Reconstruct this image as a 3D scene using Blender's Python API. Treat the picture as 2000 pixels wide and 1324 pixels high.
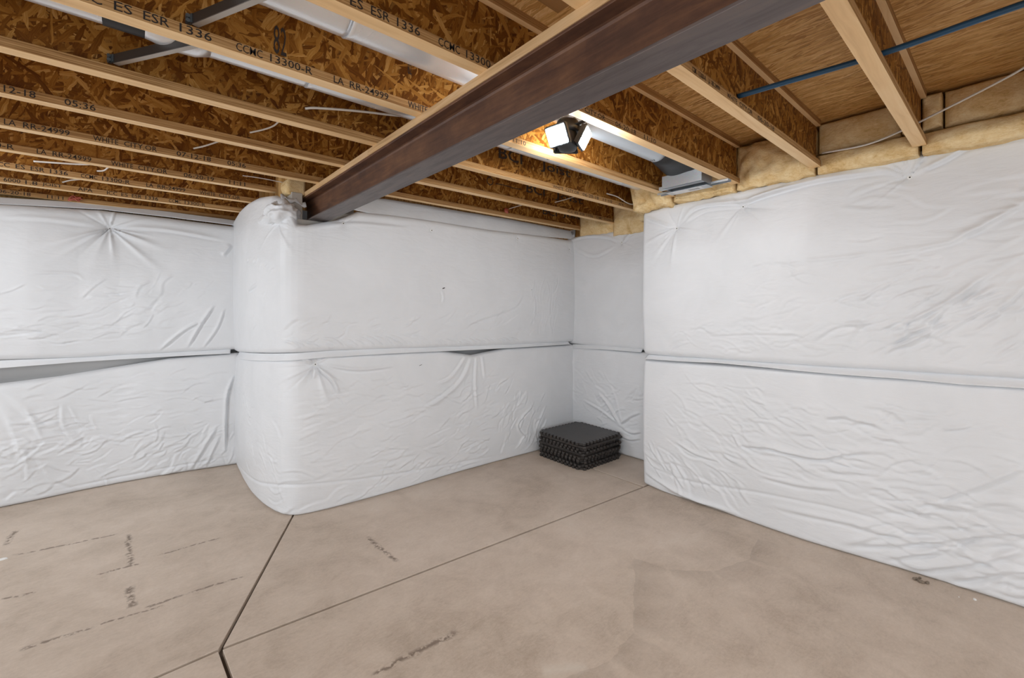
import bpy, bmesh, math, random
import numpy as np
from mathutils import Vector, Matrix, noise as mnoise

for o in list(bpy.data.objects):
    bpy.data.objects.remove(o, do_unlink=True)
scene = bpy.context.scene
COL = scene.collection
PI = math.pi

# ------------------------------------------------------------------ camera
F = 855.0            # focal length in pixels of the 2000 px wide frame
CX, HOR = 1000.0, 602.0
CAMZ = 1.56
CA, SA = 0.6556, 0.7552      # forward = CA*X + SA*Y ; right = SA*X - CA*Y
cam_d = bpy.data.cameras.new('camera')
cam_d.sensor_width = 36.0
cam_d.lens = F / 2000.0 * 36.0
cam_d.shift_y = -(662.0 - HOR) / 2000.0
cam_d.clip_start = 0.02
cam = bpy.data.objects.new('camera', cam_d)
cam.location = (0, 0, CAMZ)
cam.rotation_euler = (PI / 2, 0, -math.asin(CA))
COL.objects.link(cam)
scene.camera = cam

# ------------------------------------------------------------------ light of the whole place
world = bpy.data.worlds.new('world')
scene.world = world
world.use_nodes = True
bg = world.node_tree.nodes['Background']
bg.inputs['Color'].default_value = (0.895, 0.948, 1.0, 1)
bg.inputs['Strength'].default_value = 1.62
vs = scene.view_settings
vs.view_transform = 'Standard'
vs.look = 'None'
vs.gamma = 1.0
vs.use_curve_mapping = False
vs.exposure = 0.05

LAMP_E = 255.0       # emission of the LED panels


def area_lamp(name, loc, size, power, rot):
    d = bpy.data.lights.new(name, 'AREA')
    d.shape = 'DISK'
    d.size = size
    d.energy = power
    d.color = (0.91, 0.96, 1.0)
    o = bpy.data.objects.new(name, d)
    o.location = loc
    o.rotation_euler = rot
    COL.objects.link(o)
    return o


# the ceiling lamps of the rest of the basement, behind and beside the photographer
area_lamp('ceiling_lamp_light', (-1.0, -1.0, 2.40), 0.30, 40, (0, 0, 0))
area_lamp('ceiling_lamp_light', (0.4, -2.2, 2.40), 0.30, 12, (0, 0, 0))
area_lamp('ceiling_lamp_light', (-1.5, 3.9, 2.44), 0.28, 20, (0, math.radians(-35), 0))


# ------------------------------------------------------------------ pixel helpers
def ray(u, v):
    r = (u - CX) / F
    return CA + SA * r, SA - CA * r, (HOR - v) / F


def at_z(u, v, z=0.0):
    dx, dy, dz = ray(u, v)
    t = (z - CAMZ) / dz
    return Vector((dx * t, dy * t, z))


def at_x(u, v, x):
    dx, dy, dz = ray(u, v)
    t = x / dx
    return Vector((x, dy * t, CAMZ + dz * t))


def at_y(u, v, y):
    dx, dy, dz = ray(u, v)
    t = y / dy
    return Vector((dx * t, y, CAMZ + dz * t))


# ------------------------------------------------------------------ node helpers
class NT:
    def __init__(self, name):
        self.m = bpy.data.materials.new(name)
        self.m.use_nodes = True
        self.t = self.m.node_tree
        self.b = self.t.nodes['Principled BSDF']

    def n(self, typ, ins=None, **props):
        nd = self.t.nodes.new(typ)
        for k, v in props.items():
            setattr(nd, k, v)
        for k, v in (ins or {}).items():
            self.set(nd, k, v)
        return nd

    def set(self, nd, k, v):
        s = nd.inputs[k]
        if isinstance(v, bpy.types.NodeSocket):
            self.t.links.new(v, s)
        else:
            s.default_value = v

    def math(self, op, a, b=0.0, clamp=False):
        nd = self.n('ShaderNodeMath', {0: a, 1: b}, operation=op)
        nd.use_clamp = clamp
        return nd.outputs[0]

    def vmath(self, op, a, b=(0, 0, 0)):
        return self.n('ShaderNodeVectorMath', {0: a, 1: b}, operation=op).outputs[0]

    def mix(self, f, a, b, blend='MIX'):
        nd = self.n('ShaderNodeMix', data_type='RGBA', blend_type=blend)
        self.set(nd, 'Factor', f)
        self.set(nd, 'A', a) if False else None
        ins = [s for s in nd.inputs if s.type == 'RGBA']
        for s, v in zip(ins, (a, b)):
            if isinstance(v, bpy.types.NodeSocket):
                self.t.links.new(v, s)
            else:
                s.default_value = v
        return [s for s in nd.outputs if s.type == 'RGBA'][0]

    def ramp(self, f, stops, interp='LINEAR'):
        nd = self.n('ShaderNodeValToRGB', {0: f})
        cr = nd.color_ramp
        cr.interpolation = interp
        while len(cr.elements) < len(stops):
            cr.elements.new(0.5)
        for e, (p, c) in zip(cr.elements, stops):
            e.position = p
            e.color = tuple(c) + (1,) if len(c) == 3 else c
        return nd.outputs[0]

    def noise(self, vec, scale, detail=4, rough=0.55, dist=0.0):
        nd = self.n('ShaderNodeTexNoise', {'Vector': vec, 'Scale': scale, 'Detail': detail,
                                           'Roughness': rough, 'Distortion': dist})
        return nd.outputs['Fac']

    def bump(self, h, strength, dist, normal=None):
        nd = self.n('ShaderNodeBump', {'Height': h, 'Strength': strength, 'Distance': dist})
        if normal is not None:
            self.set(nd, 'Normal', normal)
        return nd.outputs[0]

    def coords(self, rnd=True):
        o = self.n('ShaderNodeTexCoord').outputs['Object']
        if not rnd:
            return o
        r = self.n('ShaderNodeObjectInfo').outputs['Random']
        off = self.n('ShaderNodeCombineXYZ', {0: self.math('MULTIPLY', r, 37.0),
                                              1: self.math('MULTIPLY', r, 11.0),
                                              2: self.math('MULTIPLY', r, 23.0)}).outputs[0]
        return self.vmath('ADD', o, off)

    def done(self, color, rough=0.6, metal=0.0, normal=None, spec=None):
        self.set(self.b, 'Base Color', color if isinstance(color, bpy.types.NodeSocket) else tuple(color) + (1,) if len(color) == 3 else color)
        self.set(self.b, 'Roughness', rough)
        self.set(self.b, 'Metallic', metal)
        if spec is not None:
            self.set(self.b, 'Specular IOR Level', spec)
        if normal is not None:
            self.set(self.b, 'Normal', normal)
        return self.m


def plain(name, col, rough=0.5, metal=0.0, spec=None):
    return NT(name).done(col, rough, metal, spec=spec)


def mat_fabric():
    k = NT('white_facing')
    c = k.coords()
    cs = k.vmath('MULTIPLY', c, (1, 1, 1))
    n1 = k.noise(cs, 3.0, 3, 0.6, 0.6)
    w = k.vmath('MULTIPLY', c, (9, 9, 34))
    n2 = k.noise(w, 1.0, 4, 0.6, 1.2)
    n3 = k.noise(k.vmath('MULTIPLY', c, (5, 5, 14)), 1.0, 2, 0.5, 0.9)
    h = k.math('ADD', k.math('MULTIPLY', n2, 0.35), k.math('MULTIPLY', n3, 0.9))
    nb = k.bump(h, 0.22, 0.02)
    col = k.ramp(n1, [(0.3, (0.745, 0.762, 0.785)), (0.7, (0.79, 0.805, 0.83))])
    return k.done(col, 0.42, 0, nb, 0.35)


def mat_osb(name, axis, layers, cols, flake=(0.070, 0.013), bump=0.5, low=0.62):
    """overlapping flakes: elongated cells in several directions, the topmost one shows"""
    k = NT(name)
    c = k.coords()
    sp = k.n('ShaderNodeSeparateXYZ', {0: c})
    ab = k.n('ShaderNodeCombineXYZ', {0: sp.outputs[0], 1: sp.outputs[2] if axis == 'Y' else sp.outputs[1], 2: 0.0}).outputs[0]
    wob = k.n('ShaderNodeTexNoise', {'Vector': ab, 'Scale': 26.0, 'Detail': 2.0}).outputs['Color']
    ab = k.vmath('ADD', ab, k.vmath('MULTIPLY', k.vmath('SUBTRACT', wob, (0.5, 0.5, 0.5)), (0.012, 0.012, 0.0)))
    hmax = tone = None
    for i, ang in enumerate(layers):
        rot = k.n('ShaderNodeVectorRotate', {'Vector': k.vmath('ADD', ab, (i * 1.37, i * 2.11, 0)), 'Angle': -ang}, rotation_type='Z_AXIS').outputs[0]
        f = 1.0 + 0.25 * ((i * 7) % 3 - 1)
        st = k.vmath('MULTIPLY', rot, (1 / flake[0] / f, 1 / flake[1] / f, 0))
        v = k.n('ShaderNodeTexVoronoi', {'Vector': st, 'Scale': 1.0}, voronoi_dimensions='2D')
        sc = k.n('ShaderNodeSeparateColor', {0: v.outputs['Color']})
        fine = k.noise(k.vmath('MULTIPLY', rot, (14, 260, 0)), 1.0, 3, 0.6)
        h = k.math('SUBTRACT', sc.outputs[0], k.math('MULTIPLY', v.outputs['Distance'], 0.25))
        t = k.math('ADD', k.math('MULTIPLY', sc.outputs[1], 0.55), k.math('MULTIPLY', fine, 0.45))
        if hmax is None:
            hmax, tone = h, t
        else:
            sel = k.math('GREATER_THAN', h, hmax)
            inv = k.math('SUBTRACT', 1.0, sel)
            tone = k.math('ADD', k.math('MULTIPLY', t, sel), k.math('MULTIPLY', tone, inv))
            hmax = k.math('MAXIMUM', h, hmax)
    big = k.noise(c, 2.2, 2)
    tone = k.math('ADD', tone, k.math('MULTIPLY', k.math('SUBTRACT', big, 0.5), 0.25))
    # colour goes dark brown where the flake height is low
    gap = k.math('MULTIPLY', k.math('SUBTRACT', low, hmax, True), 1.6, True)
    col = k.mix(gap, k.ramp(tone, cols), (0.05, 0.019, 0.006, 1))
    hh = k.math('ADD', hmax, k.math('MULTIPLY', tone, 0.3))
    return k.done(col, 0.5, 0, k.bump(hh, bump, 0.006), 0.15)


def mat_wood(name, cols, axis='X', knots=True, rough=0.55, streak=1.0):
    k = NT(name)
    c = k.coords()
    warp = k.n('ShaderNodeTexNoise', {'Vector': c, 'Scale': 2.2, 'Detail': 2.0}).outputs['Color']
    cw = k.vmath('ADD', c, k.vmath('MULTIPLY', k.vmath('SUBTRACT', warp, (.5, .5, .5)), (0.05, 0.05, 0.03)))
    sc = (2.2, 60, 85) if axis == 'X' else (60, 2.2, 85)
    g = k.noise(k.vmath('MULTIPLY', cw, sc), streak, 4, 0.6, 0.3)
    b = k.noise(c, 3.0, 2)
    v = k.math('ADD', k.math('MULTIPLY', g, 0.75), k.math('MULTIPLY', b, 0.25))
    col = k.ramp(v, cols)
    return k.done(col, rough, 0, k.bump(g, 0.15, 0.002), 0.35)


def mat_rust():
    k = NT('rusty_steel')
    c = k.coords(False)
    s = k.noise(k.vmath('MULTIPLY', c, (26, 3.0, 34)), 1.0, 5, 0.65, 0.6)
    b = k.noise(c, 5.0, 5, 0.65)
    v = k.math('ADD', k.math('MULTIPLY', s, 0.55), k.math('MULTIPLY', b, 0.45))
    col = k.ramp(v, [(0.30, (0.052, 0.027, 0.019)), (0.44, (0.105, 0.050, 0.032)), (0.56, (0.165, 0.078, 0.043)), (0.72, (0.25, 0.125, 0.064))])
    return k.done(col, 0.5, 0.15, k.bump(v, 0.25, 0.003), 0.5)


def mat_mill():
    k = NT('grey_mill_scale')
    c = k.coords(False)
    s = k.noise(k.vmath('MULTIPLY', c, (30, 4, 30)), 1.0, 5, 0.65, 0.6)
    col = k.ramp(s, [(0.3, (0.082, 0.064, 0.062)), (0.55, (0.135, 0.112, 0.108)), (0.75, (0.175, 0.130, 0.112))])
    return k.done(col, 0.45, 0.2, k.bump(s, 0.2, 0.002), 0.5)


def mat_galv(name, base, rough):
    k = NT(name)
    c = k.coords()
    v = k.n('ShaderNodeTexVoronoi', {'Vector': c, 'Scale': 160.0}).outputs['Color']
    n = k.noise(c, 5.0, 2)
    col = k.mix(0.06, base + (1,), v, 'OVERLAY')
    return k.done(col, k.math('ADD', rough, k.math('MULTIPLY', n, 0.1)), 0.6, None)


def mat_batt():
    k = NT('yellow_glass_wool')
    c = k.coords()
    n = k.noise(c, 9.0, 5, 0.65, 0.8)
    f = k.noise(k.vmath('MULTIPLY', c, (40, 40, 90)), 1.0, 5, 0.7, 1.0)
    v = k.math('ADD', k.math('MULTIPLY', n, 0.6), k.math('MULTIPLY', f, 0.4))
    col = k.ramp(v, [(0.28, (0.46, 0.26, 0.09)), (0.42, (0.76, 0.53, 0.25)), (0.58, (0.89, 0.70, 0.41)), (0.75, (0.93, 0.81, 0.58))])
    return k.done(col, 0.9, 0, k.bump(v, 0.6, 0.02), 0.1)


def mat_foam():
    k = NT('black_foam')
    c = k.coords()
    v = k.n('ShaderNodeTexVoronoi', {'Vector': c, 'Scale': 170.0}).outputs['Distance']
    n = k.noise(c, 6.0, 4)
    col = k.ramp(n, [(0.3, (0.024, 0.020, 0.018)), (0.7, (0.046, 0.039, 0.035))])
    return k.done(col, 0.42, 0, k.bump(v, 0.5, 0.002), 0.5)


def mat_concrete():
    k = NT('beige_concrete')
    geo = k.n('ShaderNodeNewGeometry').outputs['Position']
    n1 = k.noise(geo, 0.9, 5, 0.6, 0.4)
    n2 = k.noise(geo, 5.0, 6, 0.7, 0.5)
    n3 = k.noise(k.vmath('MULTIPLY', geo, (14, 45, 1)), 1.0, 4, 0.7, 1.5)
    n4 = k.noise(geo, 60.0, 4, 0.7)
    v = k.math('ADD', k.math('MULTIPLY', n1, 0.45), k.math('ADD', k.math('MULTIPLY', n2, 0.30), k.math('ADD', k.math('MULTIPLY', n3, 0.12), k.math('MULTIPLY', n4, 0.13))))
    col = k.ramp(v, [(0.38, (0.415, 0.335, 0.266)), (0.47, (0.535, 0.445, 0.368)), (0.55, (0.610, 0.515, 0.434)), (0.66, (0.680, 0.597, 0.520))])
    # scuffs and dirt lines, each a worn segment on the slab
    wob = k.n('ShaderNodeTexNoise', {'Vector': geo, 'Scale': 9.0, 'Detail': 3.0}).outputs['Color']
    gw = k.vmath('ADD', geo, k.vmath('MULTIPLY', k.vmath('SUBTRACT', wob, (.5, .5, .5)), (0.05, 0.05, 0)))

    def seg(p, q, w, one=False):
        a = at_z(*p)
        b = at_z(*q)
        L = (b - a).length
        mp = k.n('ShaderNodeMapping', vector_type='TEXTURE')
        k.set(mp, 'Vector', gw)
        mp.inputs['Location'].default_value = (a.x, a.y, 0)
        mp.inputs['Rotation'].default_value = (0, 0, math.atan2(b.y - a.y, b.x - a.x))
        mp.inputs['Scale'].default_value = (L, w, 1)
        sp = k.n('ShaderNodeSeparateXYZ', {0: mp.outputs[0]})
        x, y = sp.outputs[0], sp.outputs[1]
        mu = k.math('MULTIPLY', k.math('MULTIPLY', x, k.math('SUBTRACT', 1.0, x)), 12.0, True)
        if one:      # one-sided stain: dark at its outline, fading inwards
            mv = k.math('MULTIPLY', k.math('GREATER_THAN', y, 0.0), k.math('SUBTRACT', 1.0, y, True))
        else:
            mv = k.math('SUBTRACT', 1.0, k.math('ABSOLUTE', y), True)
        return k.math('MULTIPLY', mu, mv)

    marks = None
    for p, q, w in [((20, 1086), (242, 1040), .014), ((250, 1042), (256, 1108), .020), ((0, 1172), (72, 1156), .012),
                    ((190, 1122), (275, 1100), .014), ((253, 1145), (258, 1186), .024), ((278, 1188), (362, 1160), .016),
                    ((362, 1160), (480, 1124), .012), ((30, 1272), (190, 1222), .016), ((185, 1222), (320, 1182), .010),
                    ((300, 1086), (432, 1050), .012), ((716, 1048), (778, 1098), .022), ((722, 1322), (895, 1232), .022),
                    ((30, 1036), (10, 1066), .022)]:
        s = seg(p, q, w)
        marks = s if marks is None else k.math('MAXIMUM', marks, s)
    dn = k.noise(geo, 38.0, 3, 0.6)
    marks = k.math('MULTIPLY', marks, k.math('MULTIPLY', k.math('SUBTRACT', dn, 0.42, True), 9.0, True))
    marks = k.math('MULTIPLY', marks, 1.3, True)
    col = k.mix(k.math('MULTIPLY', marks, 0.75), col, (0.125, 0.088, 0.062, 1))
    stain = None
    for p, q, w in [((1240, 1092), (1236, 1240), .28), ((1236, 1235), (1190, 1290), .26), ((1190, 1290), (1080, 1330), .2),
                    ((1480, 1050), (1462, 1095), .16), ((1465, 1092), (1390, 1116), .16), ((1395, 1116), (1300, 1112), .16),
                    ((1305, 1112), (1236, 1090), .14)]:
        s = seg(p, q, w, True)
        stain = s if stain is None else k.math('MAXIMUM', stain, s)
    col = k.mix(k.math('MULTIPLY', stain, 0.22), col, (0.20, 0.155, 0.12, 1))
    pale = seg((1055, 1310), (1150, 1302), .035)
    col = k.mix(k.math('MULTIPLY', pale, 0.5), col, (0.62, 0.57, 0.50, 1))
    nb = k.bump(k.math('ADD', n4, n2), 0.10, 0.004)
    return k.done(col, k.math('ADD', 0.42, k.math('MULTIPLY', n2, 0.25)), 0, nb, 0.4)


M = {}
M['fabric'] = mat_fabric()
WEBC = [(0.15, (0.075, 0.020, 0.002)), (0.35, (0.155, 0.052, 0.006)), (0.52, (0.255, 0.100, 0.015)), (0.70, (0.385, 0.178, 0.036)), (0.92, (0.62, 0.36, 0.125))]
SUBC = [(0.10, (0.30, 0.135, 0.035)), (0.32, (0.52, 0.275, 0.085)), (0.52, (0.68, 0.40, 0.145)), (0.72, (0.78, 0.50, 0.215)), (0.92, (0.88, 0.64, 0.34))]
M['web'] = mat_osb('osb_web', 'Y', (1.57, 1.0, 2.2, 0.35, 1.25, 2.75), WEBC, (0.105, 0.0165), 0.55)
M['sub'] = mat_osb('osb_subfloor', 'Z', (1.57, 1.42, 1.75, 1.2, 1.62), SUBC, (0.11, 0.011), 1.0, 0.45)
M['flange'] = mat_wood('pale_flange_face', [(0.25, (0.64, 0.39, 0.175)), (0.45, (0.84, 0.57, 0.29)), (0.62, (0.91, 0.66, 0.37)), (0.8, (0.93, 0.72, 0.44))], streak=0.45)


def mat_laminated():
    """edge of laminated veneer: dark glue lines between thin plies"""
    k = NT('laminated_flange_edge')
    c = k.coords()
    g = k.noise(k.vmath('MULTIPLY', c, (0.8, 4, 230)), 1.0, 2, 0.5)
    f = k.noise(k.vmath('MULTIPLY', c, (7, 60, 160)), 1.0, 4, 0.6)
    v = k.math('ADD', k.math('MULTIPLY', g, 0.65), k.math('MULTIPLY', f, 0.35))
    col = k.ramp(v, [(0.33, (0.175, 0.078, 0.024)), (0.46, (0.36, 0.19, 0.070)), (0.58, (0.50, 0.295, 0.125)), (0.72, (0.60, 0.38, 0.18))])
    return k.done(col, 0.6, 0, k.bump(v, 0.2, 0.002), 0.2)


M['flange_edge'] = mat_laminated()
M['plate'] = mat_wood('pale_plank', [(0.25, (0.46, 0.27, 0.12)), (0.5, (0.66, 0.43, 0.22)), (0.75, (0.76, 0.55, 0.33))], 'Y')
M['ply'] = mat_wood('brown_plywood', [(0.25, (0.20, 0.095, 0.028)), (0.5, (0.34, 0.175, 0.062)), (0.75, (0.45, 0.255, 0.10))], 'X', streak=0.5)
M['rust'] = mat_rust()
M['mill'] = mat_mill()
M['galv'] = mat_galv('galvanised_duct', (0.84, 0.86, 0.89), 0.24)
M['duct_pale'] = plain('pale_duct', (0.60, 0.68, 0.76), 0.35, 0.25)
M['tin'] = mat_galv('bright_sheet_metal', (0.48, 0.52, 0.56), 0.25)
M['batt'] = mat_batt()
M['kraft'] = mat_wood('brown_kraft_paper', [(0.3, (0.42, 0.24, 0.10)), (0.55, (0.55, 0.35, 0.16)), (0.8, (0.66, 0.46, 0.25))], 'X', streak=0.2)
M['foam'] = mat_foam()
M['concrete'] = mat_concrete()
M['joint'] = plain('joint_filler', (0.095, 0.070, 0.053), 0.9)
M['wall'] = plain('grey_wall', (0.50, 0.50, 0.50), 0.8)
M['ink'] = plain('black_ink', (0.016, 0.011, 0.009), 0.7)
M['bigink'] = plain('worn_black_ink', (0.030, 0.018, 0.012), 0.7)
M['dark'] = plain('dark_recess', (0.012, 0.011, 0.011), 0.8)
M['white'] = plain('white_plastic', (0.82, 0.82, 0.80), 0.4)
M['cable'] = plain('white_cable', (0.72, 0.68, 0.63), 0.45)
M['blue'] = plain('blue_pipe', (0.010, 0.070, 0.150), 0.35)
M['tape'] = plain('black_tape', (0.014, 0.015, 0.017), 0.5)
M['strap'] = plain('dark_steel_bar', (0.055, 0.042, 0.034), 0.45, 0.4)
M['strapedge'] = plain('bright_bar_edge', (0.42, 0.38, 0.34), 0.4, 0.5)
M['bolt'] = plain('zinc_bolt', (0.16, 0.19, 0.21), 0.35, 0.7)
M['lampbody'] = plain('lamp_grey', (0.055, 0.062, 0.070), 0.4, 0.3)
M['red'] = plain('red_plastic', (0.48, 0.115, 0.075), 0.5)
M['label'] = plain('white_label', (0.78, 0.78, 0.78), 0.5)
M['print'] = plain('grey_print', (0.30, 0.30, 0.31), 0.5)
M['pocket'] = plain('pale_concrete', (0.52, 0.48, 0.43), 0.85)
M['gravel'] = plain('grey_gravel', (0.22, 0.18, 0.14), 0.9)
em = NT('led_panel')
em.set(em.b, 'Emission Color', (0.97, 0.985, 1.0, 1))
em.set(em.b, 'Emission Strength', LAMP_E)
M['led'] = em.done((0.9, 0.9, 0.9), 0.4)


# ------------------------------------------------------------------ object helpers
def tag(o, label=None, cat=None, group=None, kind=None):
    if label: o['label'] = label
    if cat: o['category'] = cat
    if group: o['group'] = group
    if kind: o['kind'] = kind
    return o


def empty(name, loc=(0, 0, 0)):
    o = bpy.data.objects.new(name, None)
    o.location = loc
    o.empty_display_size = 0.1
    COL.objects.link(o)
    return o


def link(name, me, mats, parent=None, loc=(0, 0, 0)):
    o = bpy.data.objects.new(name, me)
    COL.objects.link(o)
    if me is not None and not me.materials:
        for m in (mats if isinstance(mats, (list, tuple)) else [mats]):
            me.materials.append(M[m])
    w = Vector(loc)
    if parent is not None:
        o.parent = parent
        pw = Vector((0, 0, 0))
        p = parent
        while p is not None:
            pw += p.location
            p = p.parent
        w = w - pw
    o.location = w
    return o


def from_bm(name, bm, mats, parent=None, loc=(0, 0, 0), smooth=False):
    me = bpy.data.meshes.new(name)
    bmesh.ops.recalc_face_normals(bm, faces=bm.faces)
    bm.to_mesh(me)
    bm.free()
    if smooth:
        me.polygons.foreach_set('use_smooth', [True] * len(me.polygons))
    return link(name, me, mats, parent, loc)


def add_box(bm, c, s, rot=None, mi=0):
    r = bmesh.ops.create_cube(bm, size=1.0)
    vs_ = r['verts']
    bmesh.ops.scale(bm, vec=s, verts=vs_)
    if rot is not None:
        bmesh.ops.rotate(bm, cent=(0, 0, 0), matrix=rot, verts=vs_)
    bmesh.ops.translate(bm, vec=c, verts=vs_)
    for f in {f for v in vs_ for f in v.link_faces}:
        f.material_index = mi
    return vs_


def box(name, lo, hi, mat, parent=None, bevel=0.0):
    """box whose object origin is its base centre"""
    lo, hi = Vector(lo), Vector(hi)
    c = (lo + hi) / 2
    org = Vector((c.x, c.y, lo.z))
    bm = bmesh.new()
    add_box(bm, c - org, hi - lo)
    if bevel:
        bmesh.ops.bevel(bm, geom=bm.edges[:], offset=bevel, segments=2, affect='EDGES', profile=0.5)
    if isinstance(mat, (list, tuple)):      # second material on the upright faces
        bm.normal_update()
        for f in bm.faces:
            f.material_index = 0 if abs(f.normal.z) > .8 else 1
    return from_bm(name, bm, mat, parent, org)


def tube_bm(pts, r, seg=10, bm=None, mi=0, caps=True):
    bm = bm or bmesh.new()
    pts = [Vector(p) for p in pts]
    rings = []
    for i, p in enumerate(pts):
        d = (pts[min(i + 1, len(pts) - 1)] - pts[max(i - 1, 0)]).normalized()
        a = d.cross(Vector((0, 0, 1)))
        if a.length < 1e-4:
            a = Vector((1, 0, 0))
        a.normalize()
        b = d.cross(a)
        rr = r[i] if isinstance(r, (list, tuple)) else r
        rings.append([bm.verts.new(p + a * (math.cos(2 * PI * j / seg) * rr) + b * (math.sin(2 * PI * j / seg) * rr)) for j in range(seg)])
    for i in range(len(rings) - 1):
        for j in range(seg):
            f = bm.faces.new((rings[i][j], rings[i][(j + 1) % seg], rings[i + 1][(j + 1) % seg], rings[i + 1][j]))
            f.material_index = mi
            f.smooth = True
    if caps:
        for rg in (rings[0], rings[-1]):
            f = bm.faces.new(rg)
            f.material_index = mi
    return bm


def smooth_pts(pts, n=8):
    """Catmull-Rom through the points"""
    P = [Vector(p) for p in pts]
    P = [P[0] * 2 - P[1]] + P + [P[-1] * 2 - P[-2]]
    out = []
    for i in range(1, len(P) - 2):
        for j in range(n):
            t = j / n
            a, b, c, d = P[i - 1], P[i], P[i + 1], P[i + 2]
            out.append(0.5 * ((2 * b) + (c - a) * t + (2 * a - 5 * b + 4 * c - d) * t * t + (3 * b - a - 3 * c + d) * t ** 3))
    out.append(P[-2])
    return out


def cable(pts, r, label, mat='cable', name='cable', cat='cable', group=None):
    pts = smooth_pts(pts)
    org = Vector(pts[0])
    bm = tube_bm([p - org for p in pts], r)
    return tag(from_bm(name, bm, mat, None, org), label, cat, group)


def grid_mesh(name, P, mats, parent=None, loc=(0, 0, 0), flip=False):
    """P: (n, m, 3) numpy array of points -> smooth grid mesh"""
    n, m = P.shape[:2]
    idx = np.arange(n * m).reshape(n, m)
    q = np.stack([idx[:-1, :-1], idx[1:, :-1], idx[1:, 1:], idx[:-1, 1:]], -1).reshape(-1, 4)
    if flip:
        q = q[:, ::-1]
    me = bpy.data.meshes.new(name)
    me.vertices.add(n * m)
    me.vertices.foreach_set('co', (P - np.array(loc)).reshape(-1).astype(np.float32))
    me.loops.add(q.size)
    me.loops.foreach_set('vertex_index', np.ascontiguousarray(q).reshape(-1).astype(np.int32))
    me.polygons.add(len(q))
    me.polygons.foreach_set('loop_start', np.arange(0, q.size, 4, dtype=np.int32))
    me.polygons.foreach_set('use_smooth', np.ones(len(q), dtype=bool))
    me.update(calc_edges=True)
    me.validate()
    return link(name, me, mats, parent, loc)


TEXT_CACHE = {}


def text_mesh(s, thin=0.0):
    key = (s, thin)
    if key in TEXT_CACHE:
        return TEXT_CACHE[key]
    cu = bpy.data.curves.new('lettering', 'FONT')
    cu.body = s
    cu.resolution_u = 2
    cu.offset = thin
    ob = bpy.data.objects.new('lettering', cu)
    COL.objects.link(ob)
    bpy.context.view_layer.update()
    me = bpy.data.meshes.new_from_object(ob.evaluated_get(bpy.context.evaluated_depsgraph_get()))
    co = np.empty(len(me.vertices) * 3, dtype=np.float32)
    me.vertices.foreach_get('co', co)
    co = co.reshape(-1, 3)
    polys = [tuple(p.vertices) for p in me.polygons]
    lo, hi = co[:, :2].min(0), co[:, :2].max(0)
    co = (co[:, :2] - lo) / (hi - lo)
    bpy.data.objects.remove(ob, do_unlink=True)
    bpy.data.curves.remove(cu)
    bpy.data.meshes.remove(me)
    TEXT_CACHE[key] = (co, polys)
    return TEXT_CACHE[key]


def lettering(s, org, ux, uz, parent, mat='ink', thin=0.0, name='printed_lettering'):
    """flat print, one mesh per word: origin, width vector, height vector"""
    if ' ' in s:
        n, k = len(s), 0
        for wd in s.split(' '):
            if wd:
                lettering(wd, Vector(org) + Vector(ux) * (k / n), Vector(ux) * ((len(wd) - .15) / n), uz, parent, mat, thin, name)
            k += len(wd) + 1
        return
    co, polys = text_mesh(s, thin)
    org, ux, uz = Vector(org), Vector(ux), Vector(uz)
    me = bpy.data.meshes.new(name)
    me.from_pydata([tuple(ux * float(a) + uz * float(b)) for a, b in co], [], polys)
    return link(name, me, mat, parent, org)


# ------------------------------------------------------------------ FLOOR
FZ = 0.0
floor = box('floor', (-3.2, -3.4, -0.12), (4.4, 5.9, -0.025), 'joint')
tag(floor, kind='structure')


def slab(poly, gap=0.0085):
    """one poured panel, its rim set back from the sawn joint"""
    P = [Vector((x, y)) for x, y in poly]
    n = len(P)
    ar = sum(P[i].x * P[(i + 1) % n].y - P[(i + 1) % n].x * P[i].y for i in range(n))
    if ar < 0:
        P.reverse()
    Q = []
    for i in range(n):
        a, b, c = P[i - 1], P[i], P[(i + 1) % n]
        d1, d2 = (b - a).normalized(), (c - b).normalized()
        n1, n2 = Vector((-d1.y, d1.x)), Vector((-d2.y, d2.x))
        bis = n1 + n2
        if bis.length < 1e-6:
            bis = n1
        bis.normalize()
        Q.append(b + bis * gap / max(0.3, bis.dot(n1)))
    bm = bmesh.new()
    top = [bm.verts.new((p.x, p.y, FZ)) for p in Q]
    bot = [bm.verts.new((p.x, p.y, -0.03)) for p in Q]
    bm.faces.new(top)
    bm.faces.new(bot[::-1])
    for i in range(n):
        bm.faces.new((top[i], bot[i], bot[(i + 1) % n], top[(i + 1) % n]))
    top_edges = [e for e in bm.edges if all(abs(v.co.z) < 1e-6 for v in e.verts)]
    bmesh.ops.bevel(bm, geom=top_edges, offset=0.002, segments=1, affect='EDGES')
    return from_bm('floor_slab', bm, 'concrete', floor)


P0 = at_z(430, 1268)
PA = at_z(1257, 951)
PC = at_z(571, 1010)
PL = at_z(296, 1326)
PD = at_z(451, 1326)
cdir = (PC - P0).normalized()
PC2 = PC + cdir * 0.25
ldir = (PL - P0).normalized()
PL2 = P0 + ldir * 3.4
ddir = (PD - P0).normalized()
PD2 = P0 + ddir * 5.6
PJ = Vector((PA.x + 0.03, 3.75, 0))
slab([(PL2.x, PL2.y), (P0.x, P0.y), (PC2.x, PC2.y), (PC2.x, 5.8), (-3.1, 5.8)])
slab([(P0.x, P0.y), (PA.x, PA.y), (PJ.x, PJ.y), (PC2.x, PJ.y), (PC2.x, PC2.y)])
slab([(PA.x, PA.y), (4.3, PA.y - 0.06), (4.3, 3.75), (PJ.x, PJ.y)])
slab([(P0.x, P0.y), (PD2.x, PD2.y), (4.3, PD2.y), (4.3, PA.y - 0.06), (PA.x, PA.y)])
slab([(P0.x, P0.y), (PL2.x, PL2.y), (-3.1, PD2.y), (PD2.x, PD2.y)])

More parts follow.
